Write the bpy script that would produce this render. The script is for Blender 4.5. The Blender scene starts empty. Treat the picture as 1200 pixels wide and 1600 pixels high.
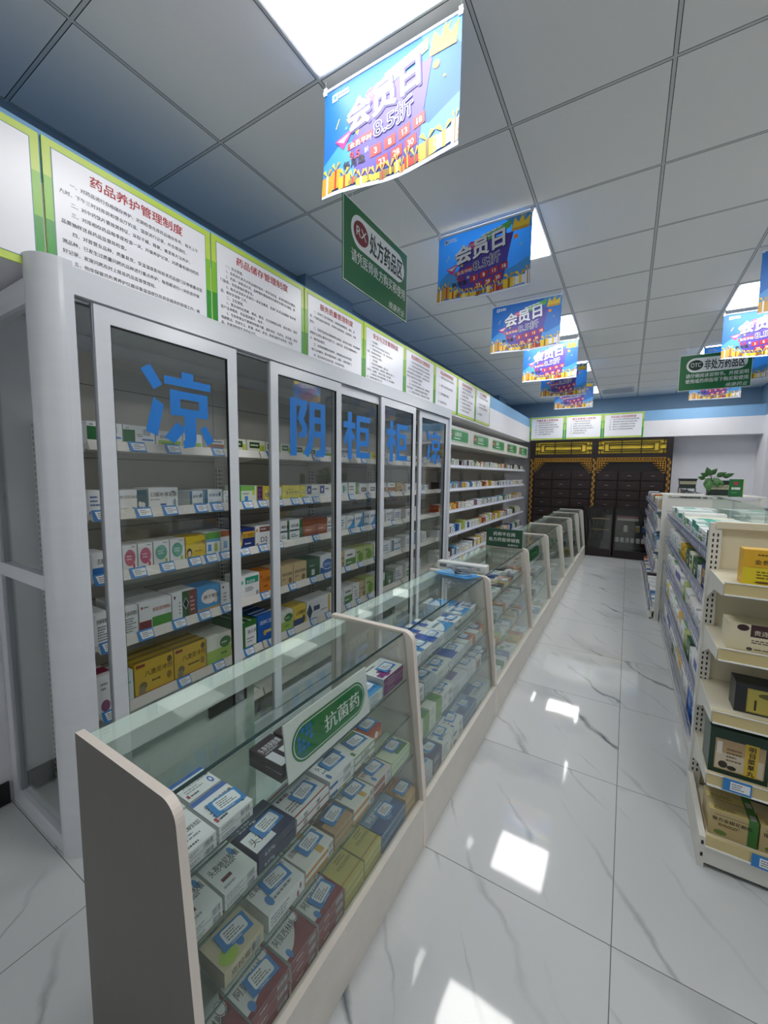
import bpy, bmesh, math, random
from mathutils import Vector, Matrix
C = bpy.context.scene.collection
SC = bpy.context.scene
PI = math.pi
H = 3.07            # ceiling height
# ------------------------------------------------------------------ camera, world, exposure
cam_d = bpy.data.cameras.new('camera')
cam_d.sensor_fit = 'HORIZONTAL'; cam_d.sensor_width = 36.0
cam_d.lens = 36.0 * 628.86 / 1200.0
cam_d.clip_start = 0.02; cam_d.clip_end = 60
cam = bpy.data.objects.new('camera', cam_d); C.objects.link(cam)
dX = Vector((.8561, .0589, -.5143)); dY = Vector((.5168, -.0745, .8522))
dX.normalize(); dY = (dY - dX * dX.dot(dY)).normalized(); dZ = dX.cross(dY)
# rows give the world axes in camera space (x right, y down, z forward)
right = Vector((dX.x, dY.x, dZ.x)); down = Vector((dX.y, dY.y, dZ.y)); fwd = Vector((dX.z, dY.z, dZ.z))
cam.matrix_world = Matrix(((right.x, -down.x, -fwd.x, 0), (right.y, -down.y, -fwd.y, 0), (right.z, -down.z, -fwd.z, 1.52), (0, 0, 0, 1)))
SC.camera = cam
SC.view_settings.view_transform = 'Standard'
SC.view_settings.look = 'None'
SC.view_settings.exposure = 0.08
SC.view_settings.gamma = 1.0
SC.view_settings.use_curve_mapping = False
SC.cycles.use_denoising = True
SC.cycles.max_bounces = 10; SC.cycles.diffuse_bounces = 8; SC.cycles.glossy_bounces = 4
SC.cycles.transparent_max_bounces = 32; SC.cycles.transmission_bounces = 4
SC.cycles.caustics_reflective = False; SC.cycles.caustics_refractive = False
SC.cycles.sample_clamp_indirect = 6.0
W = bpy.data.worlds.new('world'); SC.world = W; W.use_nodes = True
W.node_tree.nodes['Background'].inputs[0].default_value = (.78, .76, .73, 1)
W.node_tree.nodes['Background'].inputs[1].default_value = 1.3
LAMP = 14.0         # emission of the ceiling panels

# ------------------------------------------------------------------ materials
def lin(c):
    c = c / 255.0
    return c / 12.92 if c <= .04045 else ((c + .055) / 1.055) ** 2.4
def hexc(h):
    return tuple(lin(int(h[i:i + 2], 16)) for i in (0, 2, 4)) + (1,)
_mats = {}
def mat(h, rough=.5, metal=0.0, spec=.5, name=None, emit=0):
    key = (h, rough, metal, spec, emit)
    if key in _mats: return _mats[key]
    m = bpy.data.materials.new(name or 'paint_' + h); m.use_nodes = True
    b = m.node_tree.nodes['Principled BSDF']
    b.inputs['Base Color'].default_value = hexc(h)
    b.inputs['Roughness'].default_value = rough; b.inputs['Metallic'].default_value = metal
    b.inputs['Specular IOR Level'].default_value = spec
    if emit:
        b.inputs['Emission Color'].default_value = hexc(h); b.inputs['Emission Strength'].default_value = emit
    _mats[key] = m
    return m
def grain(name, h1, h2, scale=(8, 8, 8), rough=.5, bump=0, metal=0):
    """a painted or laminated surface with a soft procedural mottling"""
    m = bpy.data.materials.new(name); m.use_nodes = True; t = m.node_tree; n = t.nodes
    b = n['Principled BSDF']; b.inputs['Roughness'].default_value = rough; b.inputs['Metallic'].default_value = metal
    tc = n.new('ShaderNodeTexCoord'); mp = n.new('ShaderNodeMapping'); mp.inputs['Scale'].default_value = scale
    no = n.new('ShaderNodeTexNoise'); no.inputs['Detail'].default_value = 5; no.inputs['Scale'].default_value = 1.0
    mx = n.new('ShaderNodeMix'); mx.data_type = 'RGBA'
    mx.inputs[6].default_value = hexc(h1); mx.inputs[7].default_value = hexc(h2)
    t.links.new(tc.outputs['Object'], mp.inputs[0]); t.links.new(mp.outputs[0], no.inputs['Vector'])
    t.links.new(no.outputs['Fac'], mx.inputs[0]); t.links.new(mx.outputs[2], b.inputs['Base Color'])
    if bump:
        bp = n.new('ShaderNodeBump'); bp.inputs['Strength'].default_value = bump; bp.inputs['Distance'].default_value = .002
        t.links.new(no.outputs['Fac'], bp.inputs['Height']); t.links.new(bp.outputs[0], b.inputs['Normal'])
    return m
def glass(name, tint, refl=.04):
    """thin pane glass: tinted straight-through light plus a Schlick reflection"""
    m = bpy.data.materials.new(name); m.use_nodes = True; t = m.node_tree; n = t.nodes
    n.remove(n['Principled BSDF'])
    out = n['Material Output']
    tr = n.new('ShaderNodeBsdfTransparent'); tr.inputs[0].default_value = tint
    gl = n.new('ShaderNodeBsdfGlossy'); gl.inputs['Roughness'].default_value = .01; gl.inputs[0].default_value = (.92, .97, .95, 1)
    lw = n.new('ShaderNodeLayerWeight'); lw.inputs[0].default_value = .5
    p = n.new('ShaderNodeMath'); p.operation = 'POWER'; p.inputs[1].default_value = 4.5
    a = n.new('ShaderNodeMath'); a.operation = 'MULTIPLY_ADD'; a.inputs[1].default_value = .9; a.inputs[2].default_value = refl
    mx = n.new('ShaderNodeMixShader')
    t.links.new(lw.outputs['Facing'], p.inputs[0]); t.links.new(p.outputs[0], a.inputs[0]); t.links.new(a.outputs[0], mx.inputs[0])
    t.links.new(tr.outputs[0], mx.inputs[1]); t.links.new(gl.outputs[0], mx.inputs[2]); t.links.new(mx.outputs[0], out.inputs[0])
    return m
def node(t, kind, op=None, **kw):
    n = t.nodes.new('ShaderNode' + kind)
    if op: n.operation = op
    for k, v in kw.items():
        n.inputs[int(k[1:])].default_value = v
    return n
def floor_mat():
    m = bpy.data.materials.new('polished_marble_tile'); m.use_nodes = True; t = m.node_tree; L = t.links.new
    b = t.nodes['Principled BSDF']
    geo = node(t, 'NewGeometry'); sep = node(t, 'SeparateXYZ'); L(geo.outputs['Position'], sep.inputs[0])
    def line(sock, off, pitch, w):
        a = node(t, 'Math', 'SUBTRACT', i1=off - pitch * 40); L(sock, a.inputs[0])
        q = node(t, 'Math', 'MODULO', i1=pitch); L(a.outputs[0], q.inputs[0])
        d = node(t, 'Math', 'DIVIDE', i1=pitch); L(a.outputs[0], d.inputs[0])
        fl = node(t, 'Math', 'FLOOR'); L(d.outputs[0], fl.inputs[0])
        c = node(t, 'Math', 'LESS_THAN', i1=w); L(q.outputs[0], c.inputs[0])
        return c, fl
    lx, fx = line(sep.outputs[0], .0405, .79, .003); ly, fy = line(sep.outputs[1], 1.3915, .798, .003)
    joint = node(t, 'Math', 'MAXIMUM'); L(lx.outputs[0], joint.inputs[0]); L(ly.outputs[0], joint.inputs[1])
    # each tile shows its own cut of the marble
    k = node(t, 'CombineXYZ'); L(fx.outputs[0], k.inputs[0]); L(fy.outputs[0], k.inputs[1])
    wn = node(t, 'TexWhiteNoise'); wn.noise_dimensions = '3D'; L(k.outputs[0], wn.inputs[0])
    sc = node(t, 'VectorMath', 'SCALE'); sc.inputs['Scale'].default_value = 9.0; L(wn.outputs['Color'], sc.inputs[0])
    ad = node(t, 'VectorMath', 'ADD'); L(geo.outputs['Position'], ad.inputs[0]); L(sc.outputs[0], ad.inputs[1])
    mp = node(t, 'Mapping'); mp.inputs['Rotation'].default_value = (0, 0, math.radians(-28)); mp.inputs['Scale'].default_value = (2.8, .62, 1); L(ad.outputs[0], mp.inputs[0])
    def noise(scale, detail, src):
        no = node(t, 'TexNoise'); no.inputs['Scale'].default_value = scale; no.inputs['Detail'].default_value = detail; L(src, no.inputs['Vector']); return no.outputs['Fac']
    def ramp(sock, a, b, lo, hi):
        r = node(t, 'MapRange'); r.inputs[1].default_value = a; r.inputs[2].default_value = b; r.inputs[3].default_value = lo; r.inputs[4].default_value = hi; L(sock, r.inputs[0]); return r.outputs[0]
    def mul(a, b):
        m_ = node(t, 'Math', 'MULTIPLY'); L(a, m_.inputs[0])
        if isinstance(b, float): m_.inputs[1].default_value = b
        else: L(b, m_.inputs[1])
        return m_.outputs[0]
    sp = node(t, 'SeparateXYZ'); L(ad.outputs[0], sp.inputs[0])
    def veins(kx, ky, freq, amp, wlo, whi, soft):
        """long broken streaks running one way across the tile"""
        a = mul(sp.outputs[0], kx * freq); b_ = mul(sp.outputs[1], ky * freq)
        c = node(t, 'Math', 'ADD'); L(a, c.inputs[0]); L(b_, c.inputs[1])
        wv = mul(noise(2.2, 5, ad.outputs[0]), amp); d = node(t, 'Math', 'ADD'); L(c.outputs[0], d.inputs[0]); L(wv, d.inputs[1])
        fr = node(t, 'Math', 'FRACT'); L(d.outputs[0], fr.inputs[0]); s_ = node(t, 'Math', 'SUBTRACT', i1=.5); L(fr.outputs[0], s_.inputs[0]); ab = node(t, 'Math', 'ABSOLUTE'); L(s_.outputs[0], ab.inputs[0])
        wd = ramp(noise(3.1, 3, ad.outputs[0]), .35, .7, wlo, whi); q = node(t, 'Math', 'DIVIDE'); L(ab.outputs[0], q.inputs[0]); L(wd, q.inputs[1])
        core = ramp(q.outputs[0], .0, 1.0, 1.0, 0.0); return mul(core, ramp(noise(soft, 2, ad.outputs[0]), .46, .66, 0.0, 1.0))
    va = veins(.74, .67, 1.9, .62, .014, .060, 1.7); vb = veins(.80, .60, 4.1, .9, .012, .075, 2.6); vc = mul(veins(.62, .78, 1.2, 1.2, .10, .34, 1.2), .34)
    s1 = node(t, 'Math', 'ADD'); L(va, s1.inputs[0]); L(mul(vb, .5), s1.inputs[1])
    s2 = node(t, 'Math', 'ADD'); L(s1.outputs[0], s2.inputs[0]); L(vc, s2.inputs[1])
    s3 = node(t, 'Math', 'MULTIPLY', i1=.9); s3.use_clamp = True; L(s2.outputs[0], s3.inputs[0])
    mx = node(t, 'Mix'); mx.data_type = 'RGBA'; mx.inputs[6].default_value = hexc('c6c9ca'); mx.inputs[7].default_value = hexc('666d73'); L(s3.outputs[0], mx.inputs[0])
    mj = node(t, 'Mix'); mj.data_type = 'RGBA'; mj.inputs[7].default_value = hexc('6a6d6c'); L(joint.outputs[0], mj.inputs[0]); L(mx.outputs[2], mj.inputs[6])
    L(mj.outputs[2], b.inputs['Base Color'])
    b.inputs['Roughness'].default_value = .045; b.inputs['Specular IOR Level'].default_value = .5
    bn = node(t, 'TexNoise'); bn.inputs['Scale'].default_value = 3.0; bn.inputs['Detail'].default_value = 2; L(geo.outputs['Position'], bn.inputs['Vector'])
    bp = node(t, 'Bump'); bp.inputs['Strength'].default_value = .05; bp.inputs['Distance'].default_value = .01; L(bn.outputs['Fac'], bp.inputs['Height']); L(bp.outputs[0], b.inputs['Normal'])
    return m
def ceiling_mat():
    m = bpy.data.materials.new('ceiling_tile_grid'); m.use_nodes = True; t = m.node_tree; L = t.links.new
    b = t.nodes['Principled BSDF']; b.inputs['Roughness'].default_value = .85
    geo = node(t, 'NewGeometry'); sep = node(t, 'SeparateXYZ'); L(geo.outputs['Position'], sep.inputs[0])
    def dist(sock, off):
        a = node(t, 'Math', 'SUBTRACT', i1=off - .6 * 40 - .3); L(sock, a.inputs[0])
        q = node(t, 'Math', 'MODULO', i1=.6); L(a.outputs[0], q.inputs[0])
        s = node(t, 'Math', 'SUBTRACT', i1=.3); L(q.outputs[0], s.inputs[0])
        d = node(t, 'Math', 'ABSOLUTE'); L(s.outputs[0], d.inputs[0]); return d
    dx = dist(sep.outputs[0], .058); dy = dist(sep.outputs[1], 1.353)
    mn = node(t, 'Math', 'MINIMUM'); L(dx.outputs[0], mn.inputs[0]); L(dy.outputs[0], mn.inputs[1])
    bar = node(t, 'Math', 'LESS_THAN', i1=.0060); L(mn.outputs[0], bar.inputs[0])
    gro = node(t, 'Math', 'LESS_THAN', i1=.0088); L(mn.outputs[0], gro.inputs[0])
    no = node(t, 'TexNoise'); no.inputs['Scale'].default_value = 260; L(geo.outputs['Position'], no.inputs['Vector'])
    m0 = node(t, 'Mix'); m0.data_type = 'RGBA'; m0.inputs[6].default_value = hexc('e6e7e6'); m0.inputs[7].default_value = hexc('ecedec'); L(no.outputs['Fac'], m0.inputs[0])
    m1 = node(t, 'Mix'); m1.data_type = 'RGBA'; m1.inputs[7].default_value = hexc('2c2f31'); L(gro.outputs[0], m1.inputs[0]); L(m0.outputs[2], m1.inputs[6])
    m2 = node(t, 'Mix'); m2.data_type = 'RGBA'; m2.inputs[7].default_value = hexc('c6caca'); L(bar.outputs[0], m2.inputs[0]); L(m1.outputs[2], m2.inputs[6])
    L(m2.outputs[2], b.inputs['Base Color'])
    return m

WHITEWALL = grain('white_wall_paint', 'e2e2e6', 'dcdce1', rough=.7)
BLUEWALL = grain('blue_wall_paint', '7b97ad', '748fa5', rough=.7)
PALEBLUE = grain('light_blue_paint', '86b4dc', '7fadd6', rough=.7)
ALU = grain('white_aluminium', 'd9dde3', 'd0d4da', (2, 2, 30), rough=.2)
ALUD = mat('9fa3a8', .35, .3)
STEELW = grain('powder_coated_steel', 'd8d7d0', 'd0cfc8', rough=.45)
STEELB = grain('beige_powder_coat', 'd6d0ba', 'cdc7b0', rough=.45)
PERF = grain('shelf_back_steel', 'c6c3bb', 'bdbab2', rough=.5)
BEIGE = grain('beige_edge_band', 'e9e0d6', 'e2d8cd', rough=.4)
TAUPE_SHADE = grain('shaded_taupe_laminate', '6b6865', '65625f', (30, 30, 3), rough=.5)  # taupe darkened so the end face looks shaded despite the added fill light
KICK = grain('cream_laminate', 'dfdbd2', 'cfcac0', (14, 14, 14), rough=.4)
MINT = mat('dfe9e2', .35)
BLACK = mat('17181a', .5)
DKGREY = mat('3c3e40', .5)
RUBBER = mat('0d0d0e', .6)
GLASSC = glass('counter_glass', (.955, .982, .972, 1), .035)
GLASSW = glass('clear_window_glass', (.95, .96, .96, 1), .06)
GLASSD = glass('smoked_glass', (.80, .80, .81, 1), .04)
GLEDGE = mat('2e4a48', .15)
DARKWOOD = grain('dark_rosewood', '1e1010', '170b0b', (3, 3, 30), rough=.5)
DRAWERW = grain('rosewood_drawer', '261314', '1e0f10', (30, 3, 3), rough=.45)
GOLD = mat('d9a23c', .35, .3)
YELLOWP = mat('e0bf35', .6)
CHROME = mat('c8c8c8', .2, 1.0)
BLUEF = mat('1273c6', .5)
TAGBLUE = mat('2f80c4', .5)
TAGWHITE = mat('e9edf0', .45)
PRINT = mat('26292e', .6)
PRINTG = mat('6d7278', .6)

# ------------------------------------------------------------------ mesh builder
_text = {}
def text_geo(s, bold=0.0):
    k = (s, bold)
    if k in _text: return _text[k]
    cu = bpy.data.curves.new('lettering', 'FONT'); cu.body = s; cu.resolution_u = 1 if len(s) > 14 else 4; cu.offset = bold
    o = bpy.data.objects.new('lettering', cu); C.objects.link(o)
    bpy.context.view_layer.update()
    me = bpy.data.meshes.new_from_object(o.evaluated_get(bpy.context.evaluated_depsgraph_get()))
    vs = [(v.co.x, v.co.y) for v in me.vertices]; fs = [tuple(p.vertices) for p in me.polygons]
    bpy.data.objects.remove(o); bpy.data.curves.remove(cu); bpy.data.meshes.remove(me)
    w = max([v[0] for v in vs] or [0])
    _text[k] = (vs, fs, w)
    return _text[k]
class Face:
    """a flat printing surface: origin, two unit directions and an outward normal, in metres"""
    def __init__(s, o, u, v, n, w=1, h=1): s.o, s.u, s.v, s.n, s.w, s.h = Vector(o), Vector(u), Vector(v), Vector(n), w, h
    def at(s, a, b, k=0): return s.o + s.u * a + s.v * b + s.n * k
class MB:
    def __init__(s): s.v = []; s.f = []; s.mi = []; s.mats = []; s.sm = []
    def m(s, mt):
        if mt not in s.mats: s.mats.append(mt)
        return s.mats.index(mt)
    def add(s, vs, fs, mt, smooth=False):
        b = len(s.v); k = s.m(mt); s.v += [tuple(p) for p in vs]
        for f in fs: s.f.append(tuple(b + i for i in f)); s.mi.append(k); s.sm.append(smooth)
    def poly(s, pts, mt): s.add(pts, [tuple(range(len(pts)))], mt)
    def box(s, x0, y0, z0, x1, y1, z1, mt):
        x0, x1 = sorted((x0, x1)); y0, y1 = sorted((y0, y1)); z0, z1 = sorted((z0, z1))
        s.add([(x0, y0, z0), (x1, y0, z0), (x1, y1, z0), (x0, y1, z0), (x0, y0, z1), (x1, y0, z1), (x1, y1, z1), (x0, y1, z1)],
              [(0, 3, 2, 1), (4, 5, 6, 7), (0, 1, 5, 4), (1, 2, 6, 5), (2, 3, 7, 6), (3, 0, 4, 7)], mt)
        return s
    def prism(s, pts, axis, a, b, mt, mend=None):
        """extrude a closed outline: axis 'y' takes (x,z) points, 'x' takes (y,z), 'z' takes (x,y)"""
        def P(p, t): return {'y': (p[0], t, p[1]), 'x': (t, p[0], p[1]), 'z': (p[0], p[1], t)}[axis]
        n = len(pts)
        s.add([P(p, a) for p in pts] + [P(p, b) for p in pts], [(i, (i + 1) % n, n + (i + 1) % n, n + i) for i in range(n)], mt)
        s.poly([P(p, a) for p in pts][::-1], mend or mt); s.poly([P(p, b) for p in pts], mend or mt)
        return s
    def cyl(s, p0, p1, r, mt, n=14, r1=None):
        p0, p1 = Vector(p0), Vector(p1); d = (p1 - p0).normalized(); r1 = r if r1 is None else r1
        a = d.orthogonal().normalized(); b = d.cross(a)
        ring = lambda p, q: [p + (a * math.cos(2 * PI * i / n) + b * math.sin(2 * PI * i / n)) * q for i in range(n)]
        A, B = ring(p0, r), ring(p1, r1)
        s.add(A + B, [(i, (i + 1) % n, n + (i + 1) % n, n + i) for i in range(n)], mt, True)
        s.poly(A[::-1], mt); s.poly(B, mt); return s
    def tube(s, path, r, mt, n=8):
        path = [Vector(p) for p in path]; rings = []; up = Vector((0, 0, 1))
        for i, p in enumerate(path):
            d = (path[min(i + 1, len(path) - 1)] - path[max(i - 1, 0)]).normalized()
            a = d.cross(up if abs(d.z) < .95 else Vector((1, 0, 0))).normalized(); b = d.cross(a)
            rings.append([p + (a * math.cos(2 * PI * k / n) + b * math.sin(2 * PI * k / n)) * r for k in range(n)])
        vs = [q for g in rings for q in g]
        s.add(vs, [(i * n + k, i * n + (k + 1) % n, (i + 1) * n + (k + 1) % n, (i + 1) * n + k) for i in range(len(path) - 1) for k in range(n)], mt, True)
        s.poly(rings[0][::-1], mt); s.poly(rings[-1], mt); return s
    def lathe(s, c, prof, mt, n=16):
        vs = [(c[0] + r * math.cos(2 * PI * k / n), c[1] + r * math.sin(2 * PI * k / n), c[2] + z) for r, z in prof for k in range(n)]
        s.add(vs, [(i * n + k, i * n + (k + 1) % n, (i + 1) * n + (k + 1) % n, (i + 1) * n + k) for i in range(len(prof) - 1) for k in range(n)], mt, True)
        return s
    # --- printing on a Face
    def rect(s, F, a0, b0, a1, b1, mt, k=.0004): s.poly([F.at(a0, b0, k), F.at(a1, b0, k), F.at(a1, b1, k), F.at(a0, b1, k)], mt)
    def shape(s, F, pts, mt, k=.0004): s.poly([F.at(a, b, k) for a, b in pts], mt)
    def ell(s, F, a, b, ra, rb, mt, k=.0005, n=20): s.poly([F.at(a + ra * math.cos(2 * PI * i / n), b + rb * math.sin(2 * PI * i / n), k) for i in range(n)], mt)
    def stad(s, F, a0, b0, a1, b1, mt, k=.0005, n=10, r=None):
        r = r or min(a1 - a0, b1 - b0) / 2; pts = []
        for cx, cy, t in ((a1 - r, b0 + r, -PI / 2), (a1 - r, b1 - r, 0), (a0 + r, b1 - r, PI / 2), (a0 + r, b0 + r, PI)):
            pts += [F.at(cx + r * math.cos(t + PI / 2 * i / n), cy + r * math.sin(t + PI / 2 * i / n), k) for i in range(n + 1)]
        s.poly(pts, mt)
    def text(s, F, a, b, size, st, mt, k=.0007, bold=0.0, width=None, centre=False, rot=0, shear=0, sx=1.0):
        vs, fs, w = text_geo(st)
        if not vs: return
        fx = size * sx if width is None else width / max(w, 1e-6)
        off = -w * fx / 2 if centre else 0
        c, sn = math.cos(rot), math.sin(rot); out = []
        e = bold * 1.25     # heavier weights are struck several times, slightly shifted
        if bold == 0: hits = [(0, 0)]
        elif bold < .011: hits = [(-e, 0), (e, 0)]
        else: hits = [(e * math.cos(i * PI / 4), e * math.sin(i * PI / 4)) for i in range(8)] if bold > .018 else [(-e, -e), (e, -e), (e, e), (-e, e)]
        for n_, (hx, hy) in enumerate(hits):
            out = []; kk = k + n_ * .00004
            for x, y in vs:
                p = (x + hx) * fx + off; q = (y + hy) * size; p += q * shear
                out.append(F.at(a + p * c - q * sn, b + p * sn + q * c, kk))
            s.add(out, fs, mt)
    def lines(s, F, a0, b0, a1, b1, n, mt, rng, k=.0004, fill=.45):
        h = (b1 - b0) / n
        for i in range(n):
            t = b1 - (i + .5) * h; x = a0; end = a0 + (a1 - a0) * (.55 + .45 * rng.random())
            while x < end:
                w = (a1 - a0) * (.06 + .14 * rng.random()); s.rect(F, x, t - h * fill / 2, min(x + w, end), t + h * fill / 2, mt, k); x += w + (a1 - a0) * .03
    def bars(s, F, a0, b0, a1, b1, rng, k=.0006):
        s.rect(F, a0, b0, a1, b1, TAGWHITE, k - .0002); n = 14; st = (a1 - a0) / n
        for i in range(n): s.rect(F, a0 + i * st + st * .2, b0, a0 + i * st + st * (.45 + .4 * rng.random()), b1, PRINT, k)
    def build(s, name, parent=None, origin=None, bevel=0, deform=None, subdiv=0):
        o = Vector(origin) if origin is not None else (Vector(parent['_o']) if parent is not None and '_o' in parent else Vector((0, 0, 0)))
        me = bpy.data.meshes.new(name)
        me.from_pydata([(x - o.x, y - o.y, z - o.z) for x, y, z in s.v], [], s.f)
        for mt in s.mats: me.materials.append(mt)
        me.polygons.foreach_set('material_index', s.mi); me.polygons.foreach_set('use_smooth', s.sm)
        me.update()
        ob = bpy.data.objects.new(name, me); C.objects.link(ob)
        if parent is not None: ob.parent = parent
        else: ob.location = o
        if bevel:
            bv = ob.modifiers.new('edge', 'BEVEL'); bv.width = bevel; bv.segments = 2; bv.limit_method = 'ANGLE'; bv.angle_limit = .6
        return ob
def tag(o, label, cat, group=None):
    o['label'] = label; o['category'] = cat
    if group: o['group'] = group
    return o
def thing(name, label, cat, loc, group=None):
    o = bpy.data.objects.new(name, None); C.objects.link(o); o.location = loc; o.empty_display_size = .05
    o['_o'] = list(loc)
    return tag(o, label, cat, group)
def sub(mb, name, part, parent_thing):
    """a sub-part under a part, in the same thing-local coordinates"""
    ob = mb.build(name, origin=parent_thing['_o']); ob.location = (0, 0, 0); ob.parent = part
    return ob
def structure(o): o['kind'] = 'structure'; return o
def dup(root, loc, label, group=None):
    """copy a thing with its parts and sub-parts"""
    r = root.copy(); C.objects.link(r); r.location = loc; r['label'] = label
    if group: r['group'] = group
    for ch in list(root.children):
        c = ch.copy(); C.objects.link(c); c.parent = r
        for g in ch.children:
            d = g.copy(); C.objects.link(d); d.parent = c
    return r
ORD = ['first', 'second', 'third', 'fourth', 'fifth', 'sixth', 'seventh', 'eighth', 'ninth', 'tenth', 'eleventh', 'twelfth', 'thirteenth', 'fourteenth', 'fifteenth',
       'sixteenth', 'seventeenth', 'eighteenth', 'nineteenth', 'twentieth', 'twenty-first', 'twenty-second', 'twenty-third', 'twenty-fourth', 'twenty-fifth', 'twenty-sixth']
# ------------------------------------------------------------------ the room
XW, YE, XR, YB = -2.35, 9.30, 3.30, -2.4     # left wall, end wall, right wall, wall behind the camera
XB, YF = -1.835, 8.95                        # faces of the two bulkheads
structure(MB().box(XW - .1, YB - .1, -.1, XR + .1, YE + .1, 0, floor_mat()).build('floor'))
structure(MB().box(XW - .1, YB - .1, H, XR + .1, YE + .1, H + .1, ceiling_mat()).build('ceiling'))
def two_tone(mb, F, split): pass
w = MB(); w.box(XW - .1, YB, 0, XW, YE, 2.2, WHITEWALL); w.box(XW - .1, YB, 2.2, XW, YE, H, BLUEWALL)
structure(w.build('wall_left'))
w = MB(); w.box(XW, YE, 0, XR, YE + .1, 2.6, WHITEWALL); w.box(XW, YE, 2.6, XR, YE + .1, H, BLUEWALL); structure(w.build('wall_end'))
w = MB(); w.box(XR, YB, 0, XR + .1, YE, 2.6, WHITEWALL); w.box(XR, YB, 2.6, XR + .1, YE, H, BLUEWALL); structure(w.build('wall_right'))
w = MB()      # the shop front behind the camera: piers, a sill and a lintel around a large pane added for fill light
for x0, x1 in ((XW, -2.1), (.35, XR)): w.box(x0, YB - .1, 0, x1, YB, H, WHITEWALL)
for x0, x1 in ((-2.1, .35),): w.box(x0, YB - .1, 2.6, x1, YB, H, WHITEWALL); w.box(x0, YB - .1, 0, x1, YB, .12, WHITEWALL)
structure(w.build('wall_front'))
for k, (x0, x1) in enumerate(((-2.1, .35),)): structure(MB().box(x0, YB - .06, .12, x1, YB - .05, 2.6, GLASSW).build('fill_window_%d' % (k + 1)))  # added pane, unseen: admits world light as fill for the near ceiling
structure(MB().box(XW, YB, 0, XW + .015, .59, .1, BLACK).build('baseboard_left'))
# bulkhead along the left wall and across the end: white below, light blue band above, open cove over it
w = MB(); w.box(XW, YB, 2.225, XB, YE, 2.53, WHITEWALL); w.box(XW, YB, 2.53, XB, YE, 2.705, PALEBLUE); structure(w.build('wall_left_bulkhead'))
w = MB(); w.box(XB, YF, 2.255, 1.86, YE, 2.55, WHITEWALL); w.box(XB, YF, 2.55, 1.86, YE, 2.735, PALEBLUE); structure(w.build('wall_end_bulkhead'))
w = MB(); w.box(1.86, 8.7, 0, 2.3, YE, 2.55, WHITEWALL); w.box(1.86, 8.7, 2.55, 2.3, YE, H, BLUEWALL); structure(w.build('wall_end_pillar'))
structure(MB().box(XW, 2.5, 2.705, XW + .1, 3.13, H, BLUEWALL).build('trim_1'))
structure(MB().box(XW, 8.0, 2.705, XW + .12, 8.5, H, BLUEWALL).build('trim_2'))

# ------------------------------------------------------------------ ceiling lights
EMIT = mat('fdfcfa', .5, name='lamp_diffuser', emit=LAMP)
def ceiling_light(x0, y0, label):
    t = thing('ceiling_light', label, 'ceiling light', (x0 + .3, y0 + .3, H), 'square ceiling light panels')
    f = MB()
    for a in ((x0 + .008, y0 + .008, x0 + .592, y0 + .022), (x0 + .008, y0 + .578, x0 + .592, y0 + .592), (x0 + .008, y0 + .022, x0 + .022, y0 + .578), (x0 + .578, y0 + .022, x0 + .592, y0 + .578)):
        f.box(a[0], a[1], H - .008, a[2], a[3], H, ALU)
    f.build('frame', t)
    MB().box(x0 + .022, y0 + .022, H - .013, x0 + .578, y0 + .578, H - .001, EMIT).build('diffuser', t)
LY = [.753, 2.553, 4.353, 6.153, 7.953]
NL = ['right above the first banner', 'behind the second banner', 'just before the fourth banner', 'behind the fifth banner', 'nearest the dark herb cabinet']
for y, n in zip(LY, NL): ceiling_light(-1.139, y, 'lit square ceiling panel over the counters, ' + n)
NR = ['nearest the shop front', 'over the end rack', 'before the bright banner', 'behind the OTC sign', 'nearest the white pillar']
for y, n in zip(LY, NR): ceiling_light(.664, y, 'lit square ceiling panel over the aisle shelves, ' + n)

t = thing('air_vent', 'white slotted air vent set in the ceiling near the end wall', 'vent', (-.25, 8.48, H))
MB().box(-.49, 8.27, H - .012, -.01, 8.7, H - .002, ALUD).build('backing', t)
f = MB()
for a in ((-.5, 8.26, 0, 8.29), (-.5, 8.68, 0, 8.71), (-.5, 8.29, -.47, 8.68), (-.03, 8.29, 0, 8.68)): f.box(a[0], a[1], H - .016, a[2], a[3], H - .001, ALU)
f.build('frame', t)
f = MB()
for i in range(12): f.box(-.47 + i * .037, 8.29, H - .018, -.47 + i * .037 + .014, 8.68, H - .006, ALU)
f.build('louvre', t)

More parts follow.
